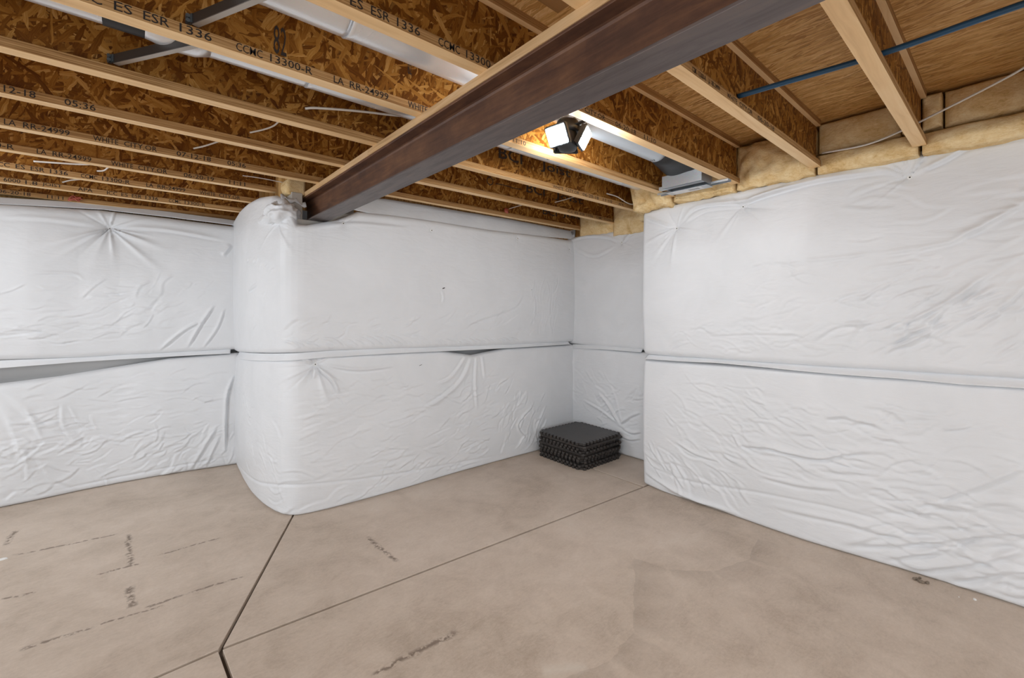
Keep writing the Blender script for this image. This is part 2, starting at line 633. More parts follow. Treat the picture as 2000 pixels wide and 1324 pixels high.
# ------------------------------------------------------------------ CEILING (subfloor sheets on the joists)
ZJ = CAMZ + 0.915           # underside of the joists
JH = 0.302
ZS = ZJ + JH                # underside of the subfloor
ceiling = box('ceiling', (-3.2, -3.4, ZS + 0.018), (4.4, 5.9, ZS + 0.06), 'ply')
tag(ceiling, kind='structure')
for i, (x0, x1) in enumerate(((-3.2, -0.92), (-0.92, 1.52), (1.52, 4.3))):
    for (y0, y1) in ((-3.4, -0.16), (-0.16, 1.08), (1.08, 2.32), (2.32, 3.56), (3.56, 5.9)):
        box('subfloor_panel', (x0 + .0015, y0 + .0015, ZS), (x1 - .0015, y1 - .0015, ZS + 0.018), 'sub', ceiling)
# smooth plywood patch let into the subfloor beside the beam
pp = at_z(1090, 12, ZS)
box('plywood_patch', (pp.x - 0.7, pp.y - 0.30, ZS - 0.010), (pp.x + 0.02, pp.y - 0.14, ZS - 0.0005), 'ply', ceiling)
box('plywood_patch', (pp.x - 0.7, pp.y - 0.135, ZS - 0.010), (pp.x + 0.02, pp.y + 0.02, ZS - 0.0005), 'ply', ceiling)

# ------------------------------------------------------------------ WALLS behind the blankets
XR = 3.46        # face of the right-hand blankets
XI = 3.93        # face of the blankets in the recess
YM = 3.48        # face of the middle blankets
YL = 5.12        # face of the left blankets
tag(box('wall_left', (-3.2, YL + .19, 0), (0.95, YL + .40, ZJ - 0.09), 'wall'), kind='structure')
tag(box('wall_return', (0.905, YM + .36, 0), (1.10, YL + .19, ZJ - 0.11), 'wall'), kind='structure')
tag(box('wall_middle', (1.02, YM + .12, 0), (XI + .35, YM + .36, ZJ - 0.31), 'wall'), kind='structure')
tag(box('wall_inner', (XI + .12, 2.16, 0), (XI + .35, YM + .12, ZJ - 0.16), 'wall'), kind='structure')
tag(box('wall_right', (XR + .13, -3.4, 0), (XI + .35, 2.07, ZJ - 0.14), 'wall'), kind='structure')

# rim boards closing the joist ends above the walls
for n_, (lo, hi) in enumerate((((-3.2, YL + .36, ZJ - .10), (1.0, YL + .40, ZS + .02)), ((1.0, YM + .40, ZJ - .33), (1.04, YL + .40, ZS + .02)),
                               ((1.0, YM + .54, ZJ - .33), (4.4, YM + .58, ZS + .02)), ((4.28, 2.0, ZJ - .2), (4.32, YM + .6, ZS + .02)),
                               ((3.66, 1.98, ZJ - .2), (4.32, 2.02, ZS + .02)), ((3.66, -3.4, ZJ - .2), (3.70, 2.0, ZS + .02)))):
    tag(box('trim_%d' % (n_ + 1), lo, hi, 'sub'), kind='structure')

# ------------------------------------------------------------------ INSULATION BLANKETS
RES = 0.008


def chaikin(pts, it=2):
    for _ in range(it):
        out = [pts[0]]
        for a, b in zip(pts[:-1], pts[1:]):
            out += [a * 0.75 + b * 0.25, a * 0.25 + b * 0.75]
        out.append(pts[-1])
        pts = out
    return pts


class Path:
    """front line of a blanket on plan; the room lies to its right"""
    def __init__(self, pts, it=3):
        pts = chaikin([np.array(p[:2], float) for p in pts], it)
        self.P = np.array(pts)
        d = np.linalg.norm(np.diff(self.P, axis=0), axis=1)
        self.S = np.concatenate([[0], np.cumsum(d)])
        self.L = self.S[-1]

    def at(self, s):
        x = np.interp(s, self.S, self.P[:, 0])
        y = np.interp(s, self.S, self.P[:, 1])
        e = 0.03
        dx = np.interp(s + e, self.S, self.P[:, 0]) - np.interp(s - e, self.S, self.P[:, 0])
        dy = np.interp(s + e, self.S, self.P[:, 1]) - np.interp(s - e, self.S, self.P[:, 1])
        l = np.hypot(dx, dy) + 1e-9
        return x, y, dy / l, -dx / l

    def hit(self, u, v):
        """(s, z) where a pixel's ray first meets the front line"""
        dx, dy, dz = ray(u, v)
        best = None
        for i in range(len(self.P) - 1):
            a, b = self.P[i], self.P[i + 1]
            ex, ey = b - a
            det = dx * (-ey) + dy * ex
            if abs(det) < 1e-9:
                continue
            t = (a[0] * (-ey) + a[1] * ex) / det
            w = (dx * a[1] - dy * a[0]) / det
            if t > 0 and -0.02 <= w <= 1.02 and (best is None or t < best[0]):
                best = (t, self.S[i] + w * (self.S[i + 1] - self.S[i]), CAMZ + dz * t)
        if best is None:     # off the end of the line: continue the end segments
            for (i, j) in ((0, 1), (len(self.P) - 2, len(self.P) - 1)):
                a, b = self.P[i], self.P[j]
                ex, ey = b - a
                det = dx * (-ey) + dy * ex
                t = (a[0] * (-ey) + a[1] * ex) / det
                w = (dx * a[1] - dy * a[0]) / det
                if t > 0 and (best is None or abs(w) < abs(best[3])):
                    best = (t, self.S[i] + w * (self.S[j] - self.S[i]), CAMZ + dz * t, w)
        return best[1], best[2]


def vnoise(s, z, seed, fs, fz):
    r = np.random.RandomState(seed)
    out = np.zeros_like(s)
    for k in range(7):
        a = r.uniform(0, 2 * PI)
        out += np.sin(s * fs * r.uniform(.5, 1.6) * math.cos(a) * 2 + z * fz * r.uniform(.5, 1.6) * math.sin(a) * 2 + r.uniform(0, 6.28))
    return out / 7


def blanket(name, label, path, zb, zt, seed, pins=(), folds=(), fields=(), edge=(0.06, 0.06), ends=(0.06, 0.06), bulge=0.012, off=0.0, lean=None):
    n = int(path.L / RES)
    s1 = np.linspace(0, path.L, n)
    zbs = np.interp(s1, *zip(*sorted(zb)))
    zts = np.interp(s1, *zip(*sorted(zt)))
    m = int(np.max(zts - zbs) / RES)
    t1 = np.linspace(0, 1, m)
    S = np.repeat(s1[:, None], m, 1)
    T = np.repeat(t1[None, :], n, 0)
    Z = zbs[:, None] * (1 - T) + zts[:, None] * T
    D = off + bulge * np.sin(PI * np.clip(T, 0, 1)) + 0.007 * vnoise(S, Z, seed, 2.2, 2.2) + 0.004 * vnoise(S, Z, seed + 1, 6, 6)
    # wrinkles
    segs = []
    rnd = random.Random(seed)
    for (u, v, rs, rz, ang, spr, cnt, ln, amp, w) in fields:
        cs, cz = path.hit(u, v)
        for _ in range(cnt):
            a = rnd.gauss(ang, spr)
            ps = cs + rnd.uniform(-rs, rs)
            pz = cz + rnd.uniform(-rz, rz)
            L = ln * rnd.uniform(.4, 1.3)
            am = amp * rnd.uniform(.35, 1.2) * rnd.choice((1, 1, -1))
            ww = w * rnd.uniform(.6, 1.5)
            c = rnd.uniform(-.18, .18) * L
            p = (ps - math.cos(a) * L / 2, pz - math.sin(a) * L / 2)
            q = (ps + math.cos(a) * L / 2, pz + math.sin(a) * L / 2)
            mid = (ps - math.sin(a) * c, pz + math.cos(a) * c)
            segs.append(([p, mid, q], ww, am, 'crease'))
    for pts, w, am, kind in folds:
        segs.append(([path.hit(*p) for p in pts], w, am, kind))
    for pts, w, am, kind in segs:
        if len(pts) > 2:      # smooth the fold line
            V = smooth_pts([(a, b, 0) for a, b in pts], 4)
            pts = [(p.x, p.y) for p in V]
        pp_ = np.array(pts)
        mar = 4 * w
        i0, i1 = np.searchsorted(s1, [pp_[:, 0].min() - mar, pp_[:, 0].max() + mar])
        if i1 - i0 < 2:
            continue
        ss, zz = S[i0:i1], Z[i0:i1]
        j = np.where(((zz > pp_[:, 1].min() - mar) & (zz < pp_[:, 1].max() + mar)).any(0))[0]
        if len(j) < 2:
            continue
        j0, j1 = j[0], j[-1] + 1
        ss, zz = ss[:, j0:j1], zz[:, j0:j1]
        best = np.full(ss.shape, 9.0)
        side = np.zeros(ss.shape)
        along = np.zeros(ss.shape)
        tot = sum(math.hypot(b[0] - a[0], b[1] - a[1]) for a, b in zip(pts[:-1], pts[1:]))
        acc = 0.0
        for a, b in zip(pts[:-1], pts[1:]):
            ex, ey = b[0] - a[0], b[1] - a[1]
            L = math.hypot(ex, ey) + 1e-9
            k = np.clip(((ss - a[0]) * ex + (zz - a[1]) * ey) / L ** 2, 0, 1)
            dd = np.hypot(ss - a[0] - k * ex, zz - a[1] - k * ey)
            sd = np.sign((ss - a[0]) * ey - (zz - a[1]) * ex)
            mk = dd < best
            best = np.where(mk, dd, best)
            side = np.where(mk, sd, side)
            along = np.where(mk, (acc + k * L) / tot, along)
            acc += L
        taper = np.clip(np.minimum(along, 1 - along) * 5, 0, 1) if kind != 'seam' else np.clip(np.minimum(along, 1 - along) * 20, 0, 1)
        x = best / w
        if kind == 'ridge':
            h = np.exp(-x * x)
        elif kind in ('valley', 'seam'):
            h = -np.exp(-x * x)
        else:               # crease: sharp on one side, slow on the other
            h = np.where(side > 0, np.exp(-(x * 2.2) ** 2), np.exp(-(x * .8) ** 2)) - 0.55 * np.exp(-((x * 1.0 - 1.2) ** 2) * 3) * (side > 0)
        D[i0:i1, j0:j1] += 1.45 * am * h * taper
    # fasteners pull the facing in and send out star folds
    for (u, v, dep, rad, nf) in pins:
        ps, pz = path.hit(u, v)
        r = np.hypot(S - ps, Z - pz)
        th = np.arctan2(Z - pz, S - ps)
        rr = random.Random(int(u * 7 + v))
        star = np.zeros_like(S)
        for q in range(nf):
            a = rr.uniform(0, 2 * PI)
            sh = rr.uniform(9, 22)
            ln = rad * rr.uniform(.4, 1.2)
            da = np.angle(np.exp(1j * (th - a)))
            star += np.exp(-(da * sh) ** 2) * np.clip(r / .02, 0, 1) * np.exp(-(r / ln) ** 2) * rr.uniform(.5, 1.1) * rr.choice((1, 1, -.8))
        D += -dep * np.exp(-(r / (rad * .28))) + dep * 0.42 * star
    # rolled edges
    def roll(e, R):
        k = np.clip(1 - e / R, 0, 1)
        return R * (1 - np.sqrt(np.maximum(0, 1 - k ** 2)))
    H = zts[:, None] - zbs[:, None]
    eb, et = T * H, (1 - T) * H
    D = D - roll(eb, edge[0]) - roll(et, edge[1])
    if ends[0]:
        D = D - roll(S, ends[0])
    if ends[1]:
        D = D - roll(path.L - S, ends[1])
    if lean is not None:
        D = D + lean(S, Z)
    X, Y, NX, NY = path.at(s1)
    P = np.stack([X[:, None] + NX[:, None] * D, Y[:, None] + NY[:, None] * D, Z], -1)
    mid = path.at(np.array([path.L / 2]))
    org = (float(mid[0][0]), float(mid[1][0]), float(zbs.min()))
    o = grid_mesh(name, P, 'fabric', None, org, flip=False)
    tag(o, label, 'insulation', 'white-faced insulation blankets on the walls')
    # washers with a dark pin
    for (u, v, dep, rad, nf) in pins:
        ps, pz = path.hit(u, v)
        i = int(np.clip(round(ps / path.L * (n - 1)), 0, n - 1))
        j = int(np.clip(round((pz - zbs[i]) / (zts[i] - zbs[i]) * (m - 1)), 0, m - 1))
        washer(o, P[i, j], (float(NX[i]), float(NY[i])))
    o_data = dict(P=P, s=s1, zb=zbs, zt=zts, NX=NX, NY=NY, path=path)
    return o, o_data


def washer(parent, p, nrm, r=0.013):
    bm = bmesh.new()
    R = Vector((nrm[0], nrm[1], 0)).to_track_quat('Z', 'Y').to_matrix()
    c = Vector((float(p[0]), float(p[1]), float(p[2]))) + Vector((nrm[0], nrm[1], 0)) * 0.003
    prof = [(0.0, 0.004), (r * .35, 0.004), (r * .8, 0.003), (r, 0.0), (r * .9, -0.004)]
    rings = []
    for (a, h) in prof[1:]:
        rings.append([bm.verts.new(R @ Vector((math.cos(t * PI / 6) * a, math.sin(t * PI / 6) * a, h))) for t in range(12)])
    for k in range(len(rings) - 1):
        for t in range(12):
            bm.faces.new((rings[k][t], rings[k][(t + 1) % 12], rings[k + 1][(t + 1) % 12], rings[k + 1][t]))
    f = bm.faces.new(rings[0])
    f.material_index = 1
    return from_bm('fastener', bm, ['white', 'dark'], parent, c)


def strip(name, path, pts_lo, pts_hi, off_lo, off_hi, parent, mat='fabric', seed=0, wave=0.004, nz=10, curl=0.0):
    """loose flap of facing between two pixel lines on the blanket's front line"""
    lo = sorted(path.hit(*p) for p in pts_lo)
    hi = sorted(path.hit(*p) for p in pts_hi)
    if path is pl:          # the left wall runs on out of the view
        lo = [(0.0, lo[0][1])] + lo
        hi = [(0.0, hi[0][1])] + hi
    s0, s1_ = max(lo[0][0], hi[0][0]), min(lo[-1][0], hi[-1][0])
    s = np.linspace(s0, s1_, max(8, int((s1_ - s0) / 0.012)))
    zl = np.interp(s, *zip(*lo))
    zh = np.interp(s, *zip(*hi))
    t = np.linspace(0, 1, nz)
    S = np.repeat(s[:, None], nz, 1)
    T = np.repeat(t[None], len(s), 0)
    Z = zl[:, None] * (1 - T) + zh[:, None] * T
    D = off_lo * (1 - T) + off_hi * T + curl * np.sin(PI * T) + wave * vnoise(S, Z, seed, 7, 12)
    X, Y, NX, NY = path.at(s)
    P = np.stack([X[:, None] + NX[:, None] * D, Y[:, None] + NY[:, None] * D, Z], -1)
    o = grid_mesh(name, P, mat, parent, tuple(P[len(s) // 2, 0]))
    sm = o.modifiers.new('thickness', 'SOLIDIFY')
    sm.thickness = 0.003
    return o


def zs(path, pts):
    return [path.hit(*p) for p in pts]


ZSEAM = 1.135
# ---- left wall
pl = Path([(-1.9, YL + .06)] + [tuple(at_z(*p))[:2] for p in ((0, 993), (200, 950), (330, 927), (470, 906))], 1)
o, d = blanket('insulation_blanket', 'white upper insulation blanket on the left wall, drawn into a star by one fastener', pl,
               zs(pl, [(0, 704), (150, 700), (300, 692), (455, 683)]),
               zs(pl, [(0, 396), (200, 408), (330, 424), (455, 440)]), 11,
               pins=[(214, 445, .05, .30, 16)],
               folds=[([(0, 425), (90, 428), (190, 440)], .02, .006, 'crease'),
                      ([(225, 443), (330, 450), (440, 470)], .018, .008, 'crease'),
                      ([(60, 534), (140, 535), (165, 548)], .012, .006, 'crease'),
                      ([(310, 685), (360, 645), (400, 625)], .014, .010, 'crease'),
                      ([(365, 680), (395, 630), (420, 595)], .014, .012, 'crease'),
                      ([(395, 682), (425, 640), (440, 600)], .012, .008, 'crease'),
                      ([(435, 500), (452, 478)], .02, .012, 'crease')],
               fields=[(120, 610, .6, .22, .05, .25, 70, .22, .0028, .012), (300, 600, .4, .25, .5, .35, 40, .22, .003, .012),
                       (80, 650, .6, .08, .02, .12, 30, .3, .003, .010)], edge=(.05, .07), ends=(0, .05), bulge=.03)
strip('top_flap', pl, [(-40, 394), (200, 407), (330, 422), (470, 440)], [(-40, 378), (200, 394), (330, 409), (470, 428)], -.045, -.10, o, seed=31, wave=.010)
strip('hem', pl, [(-40, 722), (150, 707), (300, 698), (450, 690)], [(-40, 706), (150, 698), (300, 690), (450, 682)], .0, -.035, o, seed=3)
o, d = blanket('insulation_blanket', 'white lower insulation blanket on the left wall, its top edge sagging open', pl,
               [(0, 0.0), (pl.L, 0.0)],
               zs(pl, [(0, 750), (120, 735), (240, 715), (330, 700), (455, 690)]), 12,
               folds=[([(440, 885), (441, 820), (444, 770), (458, 730)], .012, .020, 'crease'),
                      ([(370, 920), (395, 880), (425, 830)], .018, .010, 'crease'),
                      ([(400, 915), (430, 850)], .014, .008, 'crease'),
                      ([(0, 760), (50, 800), (90, 860)], .03, .005, 'crease'),
                      ([(0, 790), (30, 850), (50, 920)], .025, .004, 'crease'),
                      ([(100, 960), (250, 928), (400, 900), (455, 890)], .008, .006, 'valley')],
               fields=[(230, 800, .8, .35, .1, .25, 90, .22, .003, .012), (150, 900, .8, .2, .35, .5, 80, .18, .0038, .012),
                       (60, 880, .4, .3, -.9, .3, 30, .3, .004, .016), (390, 880, .3, .2, .8, .4, 30, .2, .004, .012)],
               edge=(.03, .05), ends=(0, .05), bulge=.02)

# ---- return + middle wall, one run round the corner
pm = Path([(0.79, 5.30)] + [tuple(at_z(*p))[:2] for p in ((462, 908), (476, 942), (500, 974), (535, 1001), (566, 1010), (610, 1003), (700, 980), (800, 952), (900, 921), (1045, 882))] + [(3.97, 3.43)], 2)
zt_m = zs(pm, [(458, 430), (470, 410), (486, 394), (506, 384), (532, 380), (552, 388), (566, 408), (580, 436)]) + \
    [(pm.hit(600, 438)[0], pm.hit(600, 438)[1])] + zs(pm, [(660, 428), (700, 412), (760, 418), (860, 432), (960, 448), (1060, 460), (1112, 468)])
fs = []
rn = random.Random(5)
for i in range(46):       # gathered pleats along the bottom hem of the upper blanket
    u = 590 + i * 9.5 + rn.uniform(-3, 3)
    ln = rn.uniform(14, 46) if u < 850 else rn.uniform(8, 24)
    y = 682 - (u - 590) * 0.03
    fs.append(([(u, y), (u - ln * .45, y - ln * .35), (u - ln * .9, y - ln * .5)], rn.uniform(.007, .012), rn.uniform(.003, .007), 'crease'))
o, d = blanket('insulation_blanket', 'white upper insulation blanket wrapping the corner under the steel beam and the middle wall', pm,
               zs(pm, [(463, 688), (500, 690), (560, 690), (640, 686), (760, 682), (900, 678), (1000, 674), (1110, 668)]), zt_m, 21,
               pins=[(545, 436, .030, .22, 12), (671, 436, .022, .12, 6), (841, 451, .012, .07, 4), (1010, 466, .014, .08, 4), (1110, 487, .012, .05, 3)],
               folds=fs + [([(493, 570), (503, 562), (512, 556)], .012, .008, 'crease'), ([(858, 566), (862, 580), (860, 592)], .012, .004, 'crease'),
                           ([(905, 640), (930, 625), (1000, 600), (1020, 570)], .02, .005, 'crease'),
                           ([(600, 440), (690, 432), (800, 442)], .02, -.005, 'crease')],
               fields=[(950, 630, .6, .12, .4, .4, 40, .2, .0022, .012), (1060, 600, .18, .25, 1.45, .15, 22, .28, .003, .012),
                       (700, 640, .5, .08, .35, .3, 40, .14, .003, .011), (510, 600, .3, .4, .6, .6, 14, .12, .003, .012)],
               edge=(.045, .05), ends=(0, .05), bulge=.02, off=.012)
UP_MID, UPD = o, d
strip('hem', pm, [(463, 700), (560, 704), (640, 697), (760, 690), (900, 684), (1000, 679), (1112, 672)],
      [(463, 687), (560, 690), (640, 685), (760, 680), (900, 676), (1000, 672), (1112, 667)], .012, -.02, o, seed=4, wave=.005)
# top flap of facing turned back towards the joists
strip('top_flap', pm, [(690, 408), (760, 424), (870, 440), (1000, 456), (1140, 468)], [(690, 378), (760, 384), (870, 402), (1000, 424), (1140, 452)],
      -.022, -.085, o, seed=8, wave=.012, nz=18, curl=.006)
# a tear in the facing
for (u, v, w, h) in ((863, 563, .030, .010), (821, 713, .030, .004), (1034, 566, .006, .006)):
    s_, z_ = pm.hit(u, v)
    X, Y, NX, NY = pm.at(np.array([s_]))
    off = .050 if z_ > 1.2 else .035
    i = int(np.argmin(abs(UPD['s'] - s_)))
    bm = bmesh.new()
    vs_ = [bm.verts.new((math.cos(a) * w / 2, 0, math.sin(a) * h / 2 + math.cos(a) * w * .16)) for a in [k * PI / 5 for k in range(10)]]
    fr = [bm.verts.new(v_.co + Vector((0, .002, 0))) for v_ in vs_]
    bm.faces.new(vs_)
    bm.faces.new(fr[::-1])
    for k in range(10):
        bm.faces.new((vs_[k], fr[k], fr[(k + 1) % 10], vs_[(k + 1) % 10]))
    if z_ > 1.2:
        j = int(np.argmin(abs(UPD['P'][i, :, 2] - z_)))
        yy = UPD['P'][i, j, 1]
        from_bm('tear', bm, 'dark', o, (float(X[0]), float(yy) - .003, z_))
    else:
        TEAR = (bm, float(X[0]), s_, z_)
o, d = blanket('insulation_blanket', 'white lower insulation blanket wrapping the rounded corner and the middle wall', pm,
               [(0, 0.0), (pm.L, 0.0)],
               zs(pm, [(463, 692), (560, 697), (640, 692), (760, 688), (860, 684), (924, 694), (990, 680), (1112, 673)]), 22,
               pins=[(617, 713, .045, .24, 14)],
               folds=[([(465, 905), (500, 938), (540, 946), (580, 946), (700, 936), (850, 912), (1000, 885)], .008, .007, 'valley'),
                      ([(922, 692), (900, 740), (862, 775), (820, 800)], .02, .010, 'crease'),
                      ([(930, 692), (926, 750), (930, 800)], .016, .008, 'crease'),
                      ([(912, 692), (880, 735), (850, 750)], .016, .008, 'crease'),
                      ([(940, 692), (945, 740)], .014, .006, 'crease'),
                      ([(560, 690), (590, 700), (612, 711)], .016, .014, 'crease'),
                      ([(620, 716), (650, 745), (660, 770)], .014, .014, 'crease'),
                      ([(615, 718), (612, 740)], .012, .012, 'crease'),
                      ([(624, 712), (700, 722), (770, 715)], .014, .010, 'crease'),
                      ([(1050, 870), (1046, 840), (1065, 790)], .014, .008, 'crease'),
                      ([(1030, 860), (1010, 830), (1040, 790)], .014, .008, 'crease'),
                      ([(690, 1000), (900, 935), (1030, 893)], .02, .006, 'ridge')],
               fields=[(800, 830, .9, .3, .15, .2, 110, .24, .0028, .012), (960, 780, .4, .25, .7, .3, 50, .22, .003, .012),
                       (1020, 820, .3, .25, 1.1, .35, 40, .22, .0036, .012), (760, 930, 1.0, .10, .35, .25, 50, .2, .0035, .011),
                       (500, 860, .5, .3, -.9, .4, 26, .2, .003, .014), (720, 760, .4, .1, -.1, .3, 24, .25, .003, .012)],
               edge=(.02, .045), ends=(0, .05), bulge=.016)
bm, tx, ts, tz = TEAR
i = int(np.argmin(abs(d['s'] - ts)))
j = int(np.argmin(abs(d['P'][i, :, 2] - tz)))
from_bm('tear', bm, 'dark', o, (tx, float(d['P'][i, j, 1]) - .003, tz))

# ---- recess wall
pi_ = Path([(XI - .0, 3.55), (XI, 3.2), (XI + .0, 2.8), (XI + .02, 2.05)], 1)
o, d = blanket('insulation_blanket', 'white upper insulation blanket on the narrow recessed wall above the foam mats', pi_,
               [(0, 1.135), (pi_.L, 1.125)], zs(pi_, [(1112, 464), (1140, 458), (1200, 450), (1253, 444)]), 31,
               pins=[(1214, 474, .020, .14, 8)],
               folds=[([(1114, 470), (1145, 462), (1185, 463), (1210, 473)], .016, .012, 'crease'),
                      ([(1216, 473), (1235, 455), (1252, 450)], .016, .008, 'crease'),
                      ([(1118, 480), (1160, 500), (1205, 480)], .018, .005, 'crease')],
               fields=[(1190, 640, .3, .12, .1, .3, 14, .15, .002, .012)], edge=(.045, .045), ends=(.05, 0))
strip('hem', pi_, [(1116, 680), (1180, 682), (1253, 688)], [(1116, 672), (1180, 675), (1253, 682)], .008, -.02, o, seed=6)
o, d = blanket('insulation_blanket', 'white lower insulation blanket on the narrow recessed wall behind the foam mats', pi_,
               [(0, 0), (pi_.L, 0)], [(0, 1.12), (pi_.L, 1.105)], 32,
               folds=[([(1212, 830), (1190, 790), (1170, 765)], .016, .014, 'crease'), ([(1208, 826), (1175, 800), (1140, 780)], .014, .010, 'crease'),
                      ([(1216, 835), (1235, 845), (1252, 843)], .016, .014, 'crease'), ([(1214, 828), (1230, 815), (1252, 805)], .016, .012, 'crease'),
                      ([(1212, 850), (1230, 858), (1252, 856)], .014, .012, 'crease'), ([(1215, 825), (1205, 780), (1195, 755)], .014, .008, 'crease'),
                      ([(1120, 690), (1119, 740), (1121, 790)], .014, .012, 'crease')],
               fields=[(1225, 800, .35, .22, .2, .5, 40, .18, .004, .013), (1160, 760, .3, .2, -.8, .3, 24, .2, .003, .012)],
               edge=(.03, .05), ends=(.05, 0))

# ---- right wall
pr = Path([tuple(at_z(*p))[:2] for p in ((1254, 944), (1300, 964), (1395, 996), (1550, 1051), (1664, 1086), (1795, 1124), (2000, 1190))] + [(3.52, -1.2)], 1)
TOPR = [(1255, 413), (1300, 402), (1400, 381), (1500, 359), (1600, 338), (1700, 316), (1800, 292), (1900, 272), (2000, 252)]
o, d = blanket('insulation_blanket', 'large white upper insulation blanket on the right wall below the yellow batts', pr,
               zs(pr, [(1255, 692), (1500, 710), (1750, 726), (2000, 742)]), zs(pr, TOPR), 41,
               pins=[(1321, 445, .040, .22, 14), (1450, 404, .034, .20, 10), (1776, 345, .036, .22, 10)],
               folds=[([(1330, 436), (1362, 405), (1440, 395), (1475, 388), (1600, 353), (1760, 332)], .016, .014, 'crease'),
                      ([(1338, 434), (1380, 410), (1445, 402)], .016, .008, 'crease'),
                      ([(1455, 400), (1480, 385), (1560, 362)], .014, .014, 'crease'),
                      ([(1786, 340), (1850, 310), (1900, 284), (2000, 268)], .014, .014, 'crease'),
                      ([(1262, 425), (1290, 434), (1316, 443)], .016, .008, 'crease'),
                      ([(1300, 466), (1316, 450)], .012, .006, 'crease'),
                      ([(1500, 355), (1650, 328), (1800, 300), (2000, 262)], .010, -.008, 'ridge'),
                      ([(1740, 645), (1850, 590), (1930, 535)], .014, .011, 'crease'),
                      ([(1690, 690), (1800, 640), (1860, 590), (1940, 545)], .018, .009, 'crease'),
                      ([(1720, 690), (1790, 660), (1860, 620)], .014, .007, 'crease'),
                      ([(1860, 470), (1930, 435), (2010, 392)], .016, .011, 'crease'),
                      ([(1700, 500), (1830, 480), (1900, 455), (2010, 400)], .016, .006, 'crease'),
                      ([(1820, 660), (1890, 620), (1950, 590)], .014, .007, 'crease'),
                      ([(1960, 600), (1990, 570), (2020, 545)], .014, .009, 'crease'),
                      ([(1550, 512), (1640, 505), (1720, 494)], .012, .005, 'crease'),
                      ([(1380, 655), (1480, 650), (1590, 655)], .012, .004, 'crease')],
               fields=[(1620, 580, .55, .25, .15, .3, 80, .2, .0030, .011), (1800, 620, .40, .2, .55, .25, 80, .24, .0042, .011),
                       (1850, 400, .4, .2, .05, .2, 24, .3, .003, .014), (1450, 660, .5, .1, .0, .3, 40, .2, .0026, .011), (1950, 560, .3, .35, .5, .3, 40, .25, .004, .012)],
               edge=(.05, .045), ends=(.06, 0), bulge=.024, off=.008)
strip('hem', pr, [(1262, 700), (1330, 705), (1400, 708), (1500, 717), (1620, 729), (1750, 738), (1880, 750), (2040, 760), (2200, 775)], [(1262, 692), (1400, 701), (1500, 708), (1750, 723), (2040, 741), (2200, 752)], .018, -.03, o, seed=9, wave=.007)
o, d = blanket('insulation_blanket', 'large white lower insulation blanket on the right wall reaching the floor', pr,
               [(0, 0), (pr.L, 0)], zs(pr, [(1255, 700), (1500, 718), (1750, 736), (2000, 752)]), 42,
               folds=[([(1440, 868), (1500, 872), (1540, 882), (1600, 893), (1640, 886), (1700, 880)], .016, .013, 'crease'),
                      ([(1432, 845), (1440, 860), (1446, 872)], .012, .006, 'crease'),
                      ([(1610, 815), (1640, 812), (1690, 822), (1730, 835)], .018, .010, 'crease'),
                      ([(1285, 945), (1350, 975), (1400, 990), (1440, 1005)], .018, .010, 'crease'),
                      ([(1258, 920), (1320, 958), (1380, 985)], .018, .010, 'crease'),
                      ([(1262, 905), (1350, 940), (1500, 965), (1700, 1010), (1900, 1110), (1990, 1150)], .010, .006, 'valley'),
                      ([(1640, 1060), (1760, 1060), (1900, 1045), (2010, 1035)], .022, .010, 'crease'),
                      ([(1720, 1090), (1820, 1075), (1900, 1050)], .02, .010, 'crease'),
                      ([(1780, 1110), (1880, 1100), (2010, 1070)], .022, .011, 'crease'),
                      ([(1500, 985), (1660, 1020), (1790, 1055), (1900, 1075)], .02, .007, 'crease'),
                      ([(1800, 980), (1900, 950), (2010, 905)], .022, .010, 'crease'),
                      ([(1840, 838), (1880, 834), (1900, 830)], .012, .007, 'crease'),
                      ([(1480, 925), (1560, 945), (1650, 955)], .018, .007, 'crease'),
                      ([(1860, 1130), (1940, 1120), (2010, 1110)], .022, .011, 'crease'),
                      ([(1320, 860), (1360, 885), (1410, 900)], .012, .007, 'crease')],
               fields=[(1560, 860, .6, .25, -.15, .25, 90, .24, .0033, .012), (1400, 820, .4, .3, -.45, .25, 60, .22, .003, .012),
                       (1850, 1040, .35, .22, .25, .25, 70, .3, .0050, .015), (1350, 930, .4, .12, -.65, .25, 40, .25, .004, .012),
                       (1800, 900, .4, .3, .15, .25, 50, .28, .0035, .014)],
               edge=(.03, .045), ends=(.05, 0), bulge=.018)

# ------------------------------------------------------------------ JOISTS
JY0, JDY = 0.328, 0.499
FW, FH, WT = 0.059, 0.038, 0.0095


def joist_y(i):
    return JY0 + JDY * i


def make_joist(i, x0, x1, label):
    y = joist_y(i)
    root = empty('floor_joist', ((x0 + x1) / 2, y + FW / 2, ZJ))
    tag(root, label, 'joist', 'wooden I-joists under the floor above')
    bf = box('bottom_flange', (x0, y, ZJ), (x1, y + FW, ZJ + FH), ['flange', 'flange_edge'], root, .0015)
    box('web', (x0, y + FW / 2 - WT / 2, ZJ + FH - .004), (x1, y + FW / 2 + WT / 2, ZS - FH + .004), 'web', root)
    box('top_flange', (x0, y, ZS - FH), (x1, y + FW, ZS), ['flange', 'flange_edge'], root, .0015)
    return root, bf


